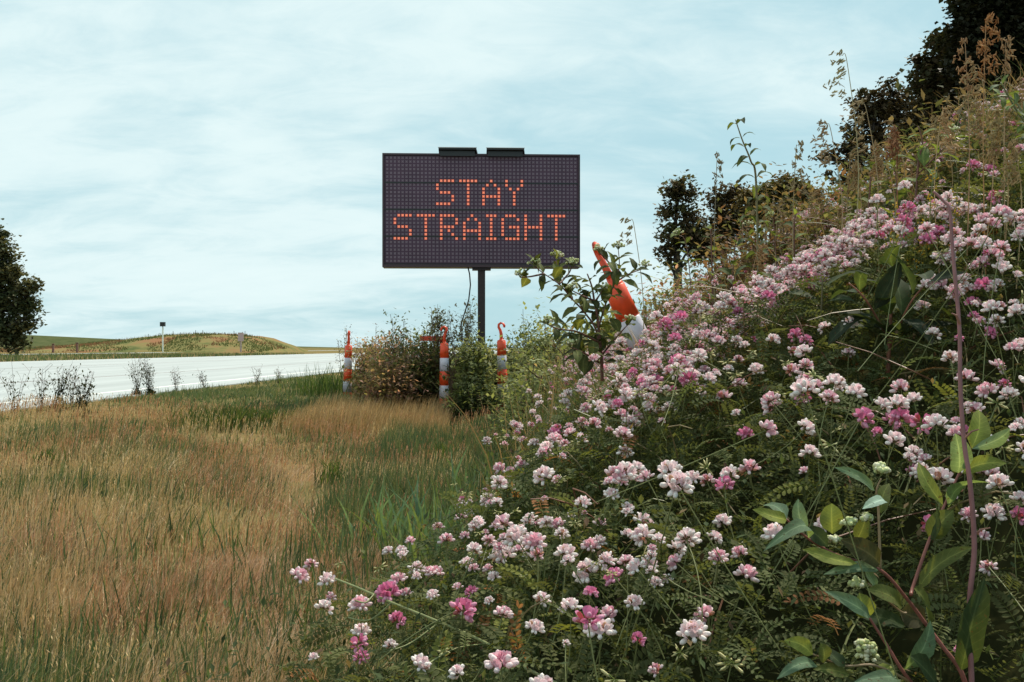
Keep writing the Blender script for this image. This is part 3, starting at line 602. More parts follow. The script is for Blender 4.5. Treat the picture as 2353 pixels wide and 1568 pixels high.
def floret(kind, hi, rng):
    A, B = KINDS[kind]; g = Geo()
    sc_ = rng.uniform(.85, 1.15); cal = (.20, .15, .07) if kind != 'spent' else (.20, .24, .06)
    g.tube([(0, 0, 0), (.10, 0, .005), (.20, 0, 0)], [.010, .016, .030], cal, 4 if hi else 3, False)
    if kind == 'spent':
        V, Fc, Cc = ell(3, 4, .17, .035, .045, B); g.add(V + [.27, 0, -.02], Fc, Cc); return g
    # wings and keel, a plump white boat
    V, Fc, Cc = ell(4 if hi else 3, 6 if hi else 4, .135 * sc_, .070, .085, B)
    V = V.copy(); V[:, 2] += .25 * (V[:, 0]) ** 2 * 2; tipc = np.array(A) * .5 + np.array(B) * .5
    Cm = Cc.copy(); 
    g.add(V + [.33, 0, -.01], Fc, Cm)
    # banner: a cupped petal standing behind
    us_ = [-1, -.5, 0, .5, 1] if hi else [-1, 0, 1]; vs_ = [0, .4, .8, 1.0] if hi else [0, .6, 1]
    V = []; Cv = []
    for v_ in vs_:
        wv = .125 * math.sin(min(1, v_ * .85 + .18) * PI * .62) * (1 if v_ < .95 else .62) * sc_
        for u_ in us_:
            V.append([.19 + .05 * v_ + .055 * u_ * u_ * v_ + .05 * v_ * v_, u_ * wv, .02 + .26 * v_ * sc_ - .03 * u_ * u_]); k = .25 + .75 * abs(u_) * v_; Cv.append(np.array(A) * (1 - .55 * k) + np.array(B) * .55 * k)
    nu = len(us_); fq = [[i * nu + j, i * nu + j + 1, (i + 1) * nu + j + 1, (i + 1) * nu + j] for i in range(len(vs_) - 1) for j in range(nu - 1)]
    g.add(V, np.array(fq), Cv); return g
def head(kind, hi, seed):
    rng = np.random.default_rng(seed); g = Geo(); fl = []
    n1, n2 = (8, 5) if kind != 'spent' else (7, 3); gapk = rng.random() < .35
    for i in range(n1):
        if gapk and i in (0, 1, 2): continue
        fl.append((2 * PI * i / n1 + rng.uniform(-.25, .25), rng.uniform(-.15, .35) if kind in ('white', 'pink') else rng.uniform(-.75, .1)))
    for i in range(n2): fl.append((2 * PI * i / n2 + rng.uniform(-.4, .4), rng.uniform(.6, 1.15) if kind in ('white', 'pink') else rng.uniform(-.1, .7)))
    for az, el in fl:
        T = floret(kind, hi, rng); V = np.concatenate(T.V); Cc = np.concatenate(T.C)
        if kind != 'spent' and rng.random() < .10: Cc = Cc * np.array([.62, .38, .25]); V = V * .8
        d = np.array([math.cos(az) * math.cos(el), math.sin(az) * math.cos(el), math.sin(el)]); Rm = frames(d[None])[0]
        W = V @ Rm.T; g.add(W, T.Fs, Cc * rng.uniform(.88, 1.05))
    V = np.concatenate(g.V) * np.array([1, 1, .92]); C_ = np.concatenate(g.C); return V, g.Fs, C_
HV = {k: [head(k, True, 7 * i + len(k)) for i in range(4)] for k in KINDS}
HL = {k: [head(k, False, 7 * i + len(k) + 50) for i in range(3)] for k in KINDS}
HM = {}
def headmesh(kind, i):
    if (kind, i) not in HM:
        g = Geo(); V, Fc, C_ = HV[kind][i]; g.add(V, Fc, C_); HM[(kind, i)] = g.mesh('flower_head', M_petal, True)
    return HM[(kind, i)]
SM = []
for i in range(5):
    g = Geo(); b = R.uniform(-.25, .25, 2); t_ = np.linspace(0, 1, 7)[:, None]
    pts = np.concatenate([b[0] * (1 - t_) ** 2, b[1] * (1 - t_) ** 2, t_ - 1], 1)
    g.tube(pts, .0060, (.16, .17, .06), 5, False); SM.append(g.mesh('stalk', M_stem, True))

def place_name(u, v):
    c_ = 'beside the dry grass' if u < 850 else 'below the sign' if u < 1130 else 'right of the sign post' if u < 1350 else 'below the tilted post' if u < 1600 else 'left of the dark hollow' if u < 1880 else 'left of the pink stalk' if u < 2185 else 'right of the pink stalk'
    r_ = 'close to the crest' if v < 515 else 'high on the bank' if v < 600 else 'on the upper bank' if v < 740 else 'on the middle slope' if v < 880 else 'in the lower middle' if v < 1040 else 'low on the bank' if v < 1220 else 'near the bottom' if v < 1420 else 'at the bottom edge'
    return c_ + ', ' + r_
AUTO = []
TONE = {'white': 'white', 'pink': 'pale pink', 'deep': 'magenta', 'spent': 'faded yellow'}
def visible(u, v): return (u > -40) & (u < 2393) & (v < 1600)
cnt = 0
def flower(p, kind, size, uv, label=None, tilt=None):
    """a flower thing: head at p, stalk hanging below it"""
    global cnt
    r = empty('vetch_flower', p, (R.normal() * .42 if tilt is None else tilt[0], R.normal() * .42 if tilt is None else tilt[1], R.uniform(0, 6.28)))
    tag(r, label, 'flower', 'crown vetch flower heads on the bank')
    if not label: AUTO.append((r, kind, uv))
    h = bpy.data.objects.new('flower_head', headmesh(kind, int(R.integers(4)))); col.objects.link(h); h.parent = r; h.scale = (size,) * 3
    s = bpy.data.objects.new('stalk', SM[int(R.integers(5))]); col.objects.link(s); s.parent = r; k = max(.08, min(.35, p[2] - float(Cn(p[0], p[1])) + .09)); s.scale = (.11, .11, k); cnt += 1
# flowers read from the photograph: u, v, size in px, kind, label
FL = [
 (1850, 900, 74, 'white', 'biggest white and pink flower head in the bright band left of the tall pink stem'),
 (1905, 918, 50, 'pink', None), (1965, 905, 56, 'white', None), (1980, 960, 62, 'deep', 'largest hanging magenta flower head below the white pair left of the tall pink stem'), (2050, 968, 48, 'deep', None), (2028, 935, 50, 'white', None),
 (1895, 755, 36, 'white', 'white flower head, left one of the close pair over the dark hollow'), (1952, 745, 40, 'white', 'white flower head, right one of the close pair over the dark hollow'), (1950, 815, 36, 'pink', None),
 (1540, 1085, 66, 'white', 'large white flower head stacked on top of another in mid slope'), (1555, 1118, 84, 'white', 'widest white flower head, under the stacked one in mid slope'), (1462, 1082, 50, 'white', None), (1436, 1040, 42, 'white', None), (1625, 1108, 44, 'pink', None), (1665, 1115, 50, 'deep', None), (1722, 1080, 56, 'pink', None),
 (1480, 1232, 62, 'white', 'rounded white flower head alone above the bottom row of flowers'), (1395, 1290, 50, 'white', None), (1440, 1295, 46, 'pink', None), (1490, 1300, 50, 'white', None), (1300, 1275, 58, 'white', None), (1412, 1328, 56, 'deep', None), (1555, 1262, 48, 'white', None), (1555, 1295, 50, 'pink', None), (1650, 1285, 54, 'pink', None), (1700, 1275, 46, 'pink', None), (1715, 1325, 62, 'pink', None), (1640, 1238, 44, 'white', None),
 (1350, 1425, 80, 'deep', 'large magenta flower head at the bottom with white petals around it'), (1310, 1400, 60, 'white', None), (1400, 1415, 54, 'pink', None), (1245, 1380, 46, 'white', None), (1300, 1480, 24, 'white', None), (1150, 1260, 40, 'pink', None), (1155, 1415, 52, 'pink', None),
 (965, 1530, 58, 'white', 'white and pink flower head low at the bottom edge, left of its neighbour'), (1055, 1550, 54, 'white', 'white flower head cut by the bottom edge of the photo'), (830, 1455, 52, 'white', 'white flower head with open side petals above a hanging pink one'), (830, 1510, 42, 'deep', 'single magenta head hanging under the white one near the bottom left'),
 (752, 1335, 48, 'white', 'white flower head at the tip of the long arching runner'), (715, 1300, 38, 'pink', 'leftmost pink flower head, beside the dry grass'), (745, 1400, 50, 'white', 'white flower head just below the runner tip at the grass edge'), (817, 1395, 40, 'white', None), (883, 1382, 36, 'white', None), (1000, 1320, 46, 'pink', None), (955, 1325, 30, 'white', None), (995, 1370, 36, 'white', None), (1052, 1352, 30, 'pink', None), (1052, 1402, 30, 'white', None), (912, 1425, 46, 'deep', None), (1020, 1495, 36, 'spent', None),
 (2080, 430, 36, 'white', None), (2015, 463, 40, 'white', 'white flower head standing alone in the upper right weeds'), (2087, 480, 40, 'deep', None), (2237, 380, 32, 'deep', 'pink flower head high against the dark trees'), (2070, 535, 40, 'white', None), (2130, 530, 44, 'pink', None), (2045, 530, 36, 'pink', None), (2250, 530, 38, 'white', None), (2300, 495, 56, 'pink', None), (2345, 345, 32, 'pink', None),
 (2230, 565, 46, 'pink', None), (2260, 560, 42, 'white', None), (2300, 572, 46, 'pink', None), (2340, 545, 38, 'white', None), (2280, 710, 50, 'white', None), (2250, 742, 36, 'pink', None), (2340, 718, 50, 'white', None), (2290, 740, 40, 'white', None), (2275, 765, 34, 'deep', None), (2290, 845, 44, 'pink', None), (2185, 825, 46, 'white', None), (2145, 770, 42, 'white', None), (2110, 1005, 32, 'spent', None), (2200, 1000, 50, 'pink', None), (2100, 920, 44, 'white', None), (1150, 885, 0, None, None),
 (2345, 1150, 50, 'white', None), (2340, 1185, 52, 'deep', None), (2275, 1080, 42, 'pink', None), (2105, 1050, 44, 'deep', None), (2100, 1085, 40, 'deep', None), (1760, 990, 60, 'pink', None), (1860, 965, 40, 'spent', None), (1860, 1045, 52, 'white', None), (1795, 905, 34, 'spent', None), (1850, 985, 50, 'white', None), (2255, 1235, 44, 'pink', None), (2225, 1185, 44, 'pink', None), (2300, 1150, 40, 'spent', None), (2070, 1090, 30, 'spent', None), (1975, 1180, 30, 'spent', None),
 (1340, 880, 26, 'white', None), (1345, 865, 30, 'white', None), (1385, 850, 30, 'pink', None), (1365, 828, 34, 'pink', 'pink flower head right at the foot of the sapling'), (1440, 1000, 26, 'white', None), (1400, 990, 22, 'pink', None), (1195, 985, 22, 'white', None), (1220, 980, 24, 'pink', None), (1240, 970, 20, 'pink', None), (1240, 930, 24, 'white', None), (1215, 900, 16, 'white', None), (1292, 1050, 22, 'pink', None), (1545, 1080, 30, 'white', None)]
flower_xy = []
for u, v, s, kind, lb in FL:
    if not kind: continue
    Y = min(.030 * F / s, 3.6); hit = 9.
    for yy in np.arange(.55, 8, .02):
        q_ = at(u, v, yy)
        if q_[0] > xt(yy) - .12 and q_[2] < float(Cn(q_[0], yy)) + .015: hit = yy; break
    Y = max(min(Y, hit), .55)
    p = at(u, v, Y)
    flower(p, kind, s / F * Y * 1.10, (u, v), lb); flower_xy.append(p)
# scattered flowers
n = 14000; x, y = sample(n, .62, 7.2, lambda y: xt(y) - .05, wr); xn, yn = sample(1500, .75, 2.3, lambda y: xt(y) + .02, wr); x = np.concatenate([x, xn]); y = np.concatenate([y, yn]); n = len(x)
par = R.integers(0, n, n); cl_ = R.random(n) < .62; par = par // 5 * 5
x = np.where(cl_, x[par] + R.normal(size=n) * .035 * (1 + .2 * y), x); y = np.where(cl_, y[par] + R.normal(size=n) * .05 * (1 + .2 * y), y); y = np.maximum(y, .6)
z = Cn(x, y) + R.uniform(-.015, .06, n)
u = U0 + x / y * F; v = V0 - (z - CAMZ) / y * F
zone = smooth((vn(x, y, .35, 16) - .30) / .25)
pr = .10 + .90 * zone
pr *= np.where(v > 1240, np.where(u > 1680, .12, .9), 1.0) * np.where((u < 1700) & (v > 900) & (v < 1180), .55, 1)
pr *= np.where((u > 1950) & (u < 2170) & (v > 680) & (v < 880), .12, 1); pr *= np.where(u > 1750, np.where(v < 480, .20, 1.15), 1.0); pr *= .35 + .65 * smooth((y - .9) / 1.6); pr = np.where((u > 1950) & (v > 470) & (v < 680), pr * 1.5, pr) * .68
pr = np.where((u > 1400) & (u < 1960) & (v > 590) & (v < 880), pr * 1.10 + .10, pr); pr = np.where((u > 2160) & (v > 500) & (v < 920), pr * 1.5 + .08, pr); pr = np.where((u > 1420) & (v > 880) & (v < 1120), pr * 1.5 + .04, pr)
pr = np.where((u > 1080) & (u < 1780) & (v > 1220) & (v < 1400), pr * 1.7 + .06, pr); sml = (u > 1060) & (u < 1520) & (v > 1090) & (v < 1400); pr = np.where(sml, pr * 1.5 + .12, pr); pr = np.where(u > 1330, pr * 1.35, pr); pr = np.where((v < 470) & (u > 2100), pr * 1.8 + .03, pr); pr = np.where((u < 1080) & (v > 1090), pr * .4, pr); pr = np.where((u < 1330) & (v > 760) & (v < 960), pr * .5, pr)
k = (R.random(n) < pr) & visible(u, v) & (np.hypot(x, y) > .7)
x, y, z, u, v = x[k], y[k], z[k], u[k], v[k]; n = len(x)
kinds = np.array(['white', 'pink', 'deep', 'spent'])[R.choice(4, n, p=[.38, .36, .09, .17])]
size = (.016 + .024 * R.random(n) ** .8) * (1 - .14 * smooth((y - 2.0) / 1.5)) * np.where(sml[k] & (R.random(n) < .7), .62, 1); app = size / y; order = np.argsort(-app)
Pq = np.stack([x, y, z], -1); left = max(0, 300 - cnt)
for i in order[:left]: flower(Pq[i], str(kinds[i]), float(size[i]), (u[i], v[i]))
ORD = ['leftmost', 'second from left', 'third from left', 'fourth from left', 'fifth from left', 'sixth from left', 'seventh from left', 'eighth from left', 'ninth from left', 'tenth from left', 'eleventh from left', 'twelfth from left', 'thirteenth from left', 'fourteenth from left']
cells = {}
for r_, kd, uv in AUTO: cells.setdefault((kd, place_name(*uv)), []).append((uv[0], r_))
for (kd, pl), lst in cells.items():
    lst.sort(key=lambda q_: q_[0])
    for i, (_, r_) in enumerate(lst):
        r_['label'] = f'{TONE[kd]} vetch flower {pl}' if len(lst) == 1 else (f'{ORD[i]} {TONE[kd]} vetch flower {pl}' if len(lst) <= 14 else f'{TONE[kd]} vetch flower {pl}')
rest = order[left:]; g = Geo()
for kd in KINDS:
    ids = rest[kinds[rest] == kd]; sp_ = np.array_split(ids, 3)
    nr_ = ids[Pq[ids, 1] < 2.6]; fr_ = ids[Pq[ids, 1] >= 2.6]
    for T, ii in list(zip(HL[kd], np.array_split(fr_, 3))) + list(zip(HV[kd], np.array_split(nr_, 4))):
        if len(ii): g.inst(T, frames(np.stack([np.cos(ii * 1.7), np.sin(ii * 1.7), R.normal(0, .3, len(ii))], -1)), Pq[ii], size[ii], np.ones((len(ii), 3)) * R.uniform(.85, 1.05, (len(ii), 1)))
if g.n: tag(g.build('vetch_flowers', M_petal, None, True), 'crowd of small pink and white vetch flowers on the farther bank', 'flowers', kind='stuff')
print('flowers', cnt, len(rest))

# ------------------------------------------------------------------ leafy plants
def leafgeo(g, base, tip, width, c, nrm=None, bend=.12, fold=.25, vein=1.35, n=7):
    base = np.array(base, float); tip = np.array(tip, float); d = tip - base; L_ = np.linalg.norm(d)
    nr = np.array(nrm if nrm is not None else (0, -.45, .9), float); fr = frames(d[None], nr)[0]; sd_, up = fr[:, 1], fr[:, 2]
    ts = np.linspace(0, 1, n); V = []; C_ = []; sb = R.normal() * .06 * L_; ph_ = R.uniform(0, 6)
    for t_ in ts:
        ctr = base + d * t_ + up * (bend * L_ * 4 * t_ * (1 - t_)) + sd_ * sb * math.sin(PI * t_); wv = width * .5 * (math.sin(PI * min(1, t_ ** .85)) ** .62 if 0 < t_ < 1 else .03)
        for k, cc_ in ((-1, .96), (-.5, 1.0), (0, vein), (.5, 1.04), (1, .96)):
            V.append(ctr + sd_ * wv * k + up * (abs(k) * wv * fold + abs(k) * wv * .16 * math.sin(9 * t_ + ph_ + 2.1 * k))); C_.append(np.array(c) * cc_)
    f = [[i * 5 + j, i * 5 + j + 1, (i + 1) * 5 + j + 1, (i + 1) * 5 + j] for i in range(n - 1) for j in range(4)]
    g.add(V, np.array(f), C_); g.U.append(np.array([(k, t_, 0) for t_ in ts for k in (-1, -.5, 0, .5, 1)]))
def smoothpath(pts, m=6):
    pts = np.array(pts, float); n = len(pts)
    if n < 3: return np.linspace(pts[0], pts[-1], m)
    out = []
    for i in range(n - 1):
        p0 = pts[max(i - 1, 0)]; p1 = pts[i]; p2 = pts[i + 1]; p3 = pts[min(i + 2, n - 1)]
        for t_ in np.arange(m) / m: out.append(.5 * ((2 * p1) + (-p0 + p2) * t_ + (2 * p0 - 5 * p1 + 4 * p2 - p3) * t_ ** 2 + (-p0 + 3 * p1 - 3 * p2 + p3) * t_ ** 3))
    out.append(pts[-1]); return np.array(out)
def buds(g, c, r, n=22, s=.004, colr=((.62, .66, .36), (.50, .55, .24), (.75, .74, .52))):
    V, Fc, Cc = ell(3, 5, 1, 1, 1, (1, 1, 1)); P = []
    for _ in range(n):
        d = randdirs(1)[0]; d[2] = abs(d[2]) * .8 + .05; p = c + d * r * R.uniform(.55, 1); P.append(p)
        g.tube([c - np.array([0, 0, r * .4]), (c + p) / 2, p], s * .16, (.25, .27, .10), 3, False)
    P = np.array(P); g.inst((V, Fc, Cc), frames(randdirs(n)), P, s * R.uniform(.7, 1.3, n), np.array(colr)[R.integers(len(colr), size=n)])
def plant(name, label, cat, base, group=None):
    r = empty(name, base); tag(r, label, cat, group); r['_b'] = 0; del r['_b']; return r, np.array(base, float)

# hero dogbane, bottom right
B6 = lambda cx, cy, Y=1.0: at(1694 + cx * .4298, 894 + cy * .4298, Y)
base = B6(1240, 1900, .96); r, b0 = plant('dogbane_plant', 'broad leaved green plant with red branching stems and pale bud clusters at bottom right', 'plant', base)
YG = (.22, .25, .065); PG = (.16, .23, .15); GG = (.12, .18, .11); DG = (.045, .065, .030); OV = (.12, .14, .045); BR = (.075, .070, .035)
stems = [([(1240, 1900, .96), (1215, 1560, .95), (1100, 1380, .96), (1010, 1260, .97)], .0036), ([(1010, 1260, .97), (905, 1120, .97), (760, 965, .96), (540, 890, .95), (380, 800, .94), (262, 697, .93)], .0024),
 ([(930, 1100, .97), (940, 1060, .98), (1030, 800, 1.0), (1100, 640, 1.01), (1185, 455, 1.02), (1250, 322, 1.03)], .0024), ([(1240, 1900, .94), (930, 1568, .92), (800, 1370, .92), (705, 1220, .92)], .0026),
 ([(930, 1568, .92), (740, 1480, .91), (570, 1480, .91), (405, 1418, .90)], .0018), ([(765, 960, .96), (755, 640, .98), (745, 545, .98), (770, 480, .98)], .0018), ([(905, 1200, .95), (860, 1180, .95), (700, 1040, .95)], .0016)]
for pts, rad in stems:
    g = Geo(); pp = smoothpath([B6(*p) for p in pts]) - b0; g.tube(pp, np.linspace(rad * .8, rad * .42, len(pp)), (.24, .085, .065) if rad > .002 else (.26, .17, .09), 7); g.build('stem', M_stem, r, True)
LV = [(1255, 320, 1.03, 1290, 112, 1.05, 105, YG, .1), (1255, 320, 1.03, 1458, 212, .98, 60, PG, .15), (1185, 450, 1.02, 1165, 238, 1.0, 112, PG, .05), (1205, 450, 1.02, 1440, 398, 1.0, 78, YG, .18), (1100, 620, 1.01, 968, 393, 1.04, 66, YG, .1), (1130, 632, 1.01, 1352, 500, .96, 72, GG, .12),
 (1030, 800, 1.0, 1060, 605, .97, 116, DG, .05), (1030, 805, 1.0, 1155, 648, 1.0, 108, OV, .05), (970, 1070, .98, 1268, 843, .95, 88, OV, .12), (265, 700, .93, 82, 645, .92, 70, YG, .16), (265, 695, .93, 140, 622, .97, 78, GG, .1), (365, 762, .94, 325, 588, .95, 66, PG, .05),
 (380, 800, .94, 140, 868, .88, 70, GG, .28), (365, 745, .95, 485, 845, .94, 78, DG, .1), (350, 858, .93, 640, 935, .93, 70, YG, .1), (510, 775, .97, 505, 612, .98, 108, YG, .04), (765, 935, .96, 552, 808, .94, 112, BR, .1), (755, 968, .96, 462, 992, .92, 60, GG, .12),
 (1022, 1252, .96, 945, 1068, .93, 135, OV, .06), (898, 1500, .93, 1032, 1238, .93, 95, GG, .14), (1010, 1240, .98, 870, 1190, .99, 130, BR, .05), (1200, 1505, .95, 1318, 1008, .93, 150, DG, .10), (1070, 1600, .92, 925, 1430, .90, 140, DG, .06), (712, 1222, .92, 468, 1083, .90, 74, PG, .12), (706, 1222, .92, 652, 1092, .92, 106, YG, .04), (880, 1170, .95, 690, 1072, .93, 92, OV, .1), (900, 1270, .95, 640, 1210, .95, 90, DG, .08),
 (405, 1420, .90, 252, 1345, .90, 74, YG, .1), (460, 1465, .90, 445, 1358, .90, 76, OV, .04), (575, 1485, .90, 472, 1395, .91, 76, DG, .1), (430, 1482, .90, 212, 1552, .87, 60, GG, .16), (600, 1530, .91, 405, 1500, .90, 66, OV, .1), (865, 1555, .92, 618, 1572, .88, 66, GG, .14),
 (735, 545, .98, 520, 420, .96, 56, PG, .08), (792, 600, .98, 670, 642, .94, 60, (.30, .42, .36), .1), (768, 665, .98, 812, 505, 1.0, 66, OV, .06), (640, 810, .97, 690, 680, .97, 74, OV, .06), (745, 1060, .96, 680, 950, .96, 60, GG, .05), (820, 1480, .92, 760, 1600, .9, 80, YG, .1), (860, 1640, .92, 600, 1600, .9, 90, OV, .1)]
for (a, b, Ya, c, d, Yb, wpx, cc, bend) in LV:
    g = Geo(); nr = np.array([R.uniform(-.35, .35), -R.uniform(.5, .95), R.uniform(.4, .8)]); leafgeo(g, B6(a, b, Ya) - b0, B6(c, d, Yb) - b0, wpx * 1.15 * .4298 / F * Ya, cc, nr, bend); g.build('leaf', M_big, r, True)
for (a, b, rr_, nn) in ((770, 445, 30, 34), (690, 700, 22, 20), (600, 725, 24, 22), (520, 820, 24, 22), (640, 1045, 26, 22), (690, 1395, 38, 40), (700, 1440, 34, 30)):
    g = Geo(); buds(g, B6(a, b, .95) - b0, rr_ * .4298 / F * 1.6, nn, .0026); g.build('bud_cluster', M_petal, r, True)
# tall pink stem
base = at(2236, 1640, .94); r, b0 = plant('pink_stem', 'tall bare pinkish red stalk rising near the right edge', 'plant stalk', base)
g = Geo(); pp = smoothpath([at(u_, v_, Y_) for u_, v_, Y_ in ((2236, 1640, .94), (2228, 1400, .94), (2239, 1260, .94), (2229, 1110, .94), (2216, 1020, .945), (2207, 890, .95), (2205, 760, .955), (2195, 640, .96), (2188, 560, .965), (2182, 482, .97), (2168, 462, .975), (2145, 440, .98))]) - b0
g.tube(pp, np.linspace(.0027, .0013, len(pp)), (.27, .12, .12), 8); g.build('stalk', M_stem, r, True)
for u_, v_, dx in ((2206, 745, -26), (2230, 1235, 40), (2214, 1010, 30)):
    g = Geo(); p = at(u_, v_, .945) - b0; g.tube([p, p + np.array([dx * .0002, -.004, .008]), p + np.array([dx * .0004, -.006, .010])], [.0014, .001, .0006], (.3, .14, .1), 5); g.build('twig', M_stem, r)

# generic upright leafy sprig
def sprig(name, label, cat, paths, Ls, cols, stemc=(.16, .07, .05), rad=.003, spacing=1.0, group=None, fl=0, droop=-.15, ratio=.42, tipbud=0, mat=None):
    base = paths[0][0]; r = empty(name, base); tag(r, label, cat, group); b0 = np.array(base, float)
    for pi_, path in enumerate(paths):
        pp = smoothpath(path, 6); g = Geo(); rr0 = rad * (1 if pi_ == 0 else .62); g.tube(pp - b0, np.linspace(rr0, rr0 * .35, len(pp)), stemc, 6); g.build('stem', M_stem, r, True)
        seg = np.linalg.norm(np.diff(pp, axis=0), axis=1); cum = np.concatenate([[0], np.cumsum(seg)]); tot = cum[-1]
        st = Ls * .62 * spacing; k = 0; s_ = st * (1.4 if pi_ == 0 else .5); az0 = R.uniform(0, PI)
        g = Geo()
        while s_ <= tot:
            p = np.array([np.interp(s_, cum, pp[:, i]) for i in range(3)]); q_ = np.array([np.interp(min(s_ + .01, tot), cum, pp[:, i]) for i in range(3)]); ax = norm(q_ - p + np.array([0, 0, 1e-5]))
            az = az0 + k * PI / 2 + R.normal() * .3; e1 = norm(np.cross(ax, [.2, .9, .1])); e2 = np.cross(ax, e1)
            for sg in (1, -1):
                dd = norm((e1 * math.cos(az) + e2 * math.sin(az)) * sg + ax * R.uniform(.15, .6) + np.array([0, 0, droop])); Lf = Ls * R.uniform(.7, 1.15) * (1 - .35 * (s_ / tot) ** 3)
                leafgeo(g, p + dd * Lf * .06 - b0, p + dd * Lf - b0, Lf * ratio, np.array(cols[R.integers(len(cols))]) * R.uniform(.8, 1.2), (R.normal() * .3, -.3, 1), -droop * .4 + .06, n=6)
            k += 1; s_ += st * R.uniform(.8, 1.2)
        if g.n: g.build('leaves', mat or M_big, r, True)
        if tipbud and (pi_ > 0 or len(paths) == 1): g = Geo(); buds(g, pp[-1] - b0 + np.array([0, 0, Ls * .1]), Ls * .32, tipbud, Ls * .050); g.build('bud_cluster', M_petal, r, True)
    return r
C5 = lambda cx, cy, Y=2.2: at((1250 + cx * .2296) * .9412, (540 + cy * .2296) * .9412, Y)
SG = [(.060, .075, .030), (.085, .10, .038), (.050, .062, .028), (.13, .15, .06)]
sprig('sapling', 'red stemmed sapling with dark oval leaves and pale bud clusters between sign and tilted post', 'sapling',
 [[C5(960, 1700), C5(945, 1400), C5(905, 1000), C5(875, 850), C5(850, 700), C5(800, 560)],
  [C5(940, 1420), C5(890, 1150, 2.2), C5(760, 960, 2.2), C5(640, 830, 2.18), C5(500, 670, 2.15), C5(340, 560, 2.12), C5(240, 480, 2.1)],
  [C5(640, 830, 2.18), C5(560, 700, 2.2), C5(490, 560, 2.2), C5(470, 400, 2.22)], [C5(500, 670, 2.15), C5(600, 560, 2.2), C5(640, 480, 2.2)], [C5(340, 560, 2.12), C5(200, 590, 2.1), C5(90, 600, 2.1)],
  [C5(930, 1100), C5(1000, 870, 2.25), C5(1090, 660, 2.28), C5(1140, 480, 2.3), C5(1130, 300, 2.3)], [C5(1090, 660, 2.28), C5(1250, 560, 2.3), C5(1420, 500, 2.32)], [C5(1120, 560, 2.28), C5(1030, 440, 2.2), C5(930, 340, 2.15)],
  [C5(880, 850), C5(760, 800, 2.15), C5(640, 740, 2.1)], [C5(890, 850), C5(960, 740, 2.2)],
  [C5(940, 1300), C5(700, 1180, 2.1), C5(500, 1150, 2.05), C5(380, 1100, 2.0)], [C5(960, 1420), C5(1100, 1250, 2.2), C5(1250, 1080, 2.2)], [C5(920, 1500), C5(760, 1400, 2.1), C5(620, 1340, 2.05)]],
 .052, SG, rad=.0042, tipbud=26, ratio=.46, spacing=.82)
# plants rising from the bank
def bank_base(u, Y, dz=-.05): x_ = (u - U0) / F * Y; return np.array([x_, Y, float(Cn(x_, Y)) + dz])
sprig('milkweed_plant', 'single stalk with drooping pointed leaves standing up against the sky', 'plant', [[bank_base(1745, 2.6), at(1738, 430, 2.6), at(1725, 370, 2.58), at(1705, 320, 2.56), at(1690, 275, 2.55)]], .062, [(.06, .085, .04), (.09, .12, .05)], stemc=(.20, .17, .08), rad=.0035, droop=-.5, ratio=.36, spacing=.8)
sprig('broadleaf_plant', 'dark broad leaved plant in the hollow of the upper bank', 'plant', [[at(2040, 860, 1.75), at(2045, 760, 1.75), at(2050, 680, 1.75), at(2050, 600, 1.76)], [at(2045, 800, 1.75), at(2090, 700, 1.7), at(2140, 640, 1.7)], [at(2043, 780, 1.75), at(1990, 690, 1.7), at(1950, 650, 1.7)]], .11, [(.040, .060, .030), (.055, .080, .035), (.03, .042, .024)], stemc=(.25, .10, .06), rad=.004, ratio=.36, spacing=.62, droop=-.1)
sprig('broadleaf_plant', 'dark broad leaved sprig in the flowers left of the hollow', 'plant', [[at(1885, 760, 1.9), at(1888, 700, 1.9), at(1890, 640, 1.9)]], .10, [(.050, .070, .035), (.07, .09, .045)], stemc=(.12, .10, .05), ratio=.32, spacing=.55)
sprig('broadleaf_plant', 'pale green leaved plant at the crest right of the leafless sky stalk', 'plant', [[bank_base(2100, 2.3), at(2110, 380, 2.3), at(2120, 330, 2.3), at(2110, 290, 2.3)], [at(2110, 400, 2.3), at(2170, 340, 2.25), at(2190, 310, 2.25)]], .060, [(.16, .22, .08), (.10, .14, .05)], tipbud=14, ratio=.4)
sprig('broadleaf_plant', 'pale broad leaved plant reaching in at the upper right edge', 'plant', [[at(2400, 420, 1.5), at(2390, 330, 1.5), at(2340, 260, 1.48), at(2300, 190, 1.46)], [at(2390, 330, 1.5), at(2330, 230, 1.5), at(2280, 225, 1.5)]], .034, [(.14, .19, .07), (.12, .16, .09)], ratio=.4, stemc=(.2, .2, .1))
sprig('broadleaf_plant', 'olive leafy plant on the shoulder of the bank above the tilted post', 'plant', [[bank_base(1640, 3.0), at(1635, 560, 3.0), at(1630, 520, 3.0)], [bank_base(1600, 3.0), at(1580, 580, 3.0), at(1560, 540, 3.0)], [bank_base(1680, 3.0), at(1690, 560, 3.0), at(1720, 520, 3.0)]], .055, [(.13, .17, .06), (.08, .11, .045)], tipbud=14)
sprig('broadleaf_plant', 'green leafy sprig with pale buds on the crest right of the sky stalk', 'plant', [[bank_base(1830, 2.7), at(1825, 520, 2.7), at(1835, 480, 2.7)], [bank_base(1790, 2.7), at(1780, 530, 2.7), at(1770, 500, 2.7)]], .050, [(.14, .19, .07), (.09, .12, .05)], tipbud=12)
sprig('broadleaf_plant', 'leafy olive plant with narrow leaves below the open crowned tree', 'plant', [[bank_base(1990, 2.5), at(2000, 420, 2.5), at(2005, 370, 2.5)], [bank_base(2050, 2.5), at(2060, 420, 2.5), at(2040, 350, 2.5)]], .065, [(.13, .16, .055), (.08, .11, .045)], ratio=.34)

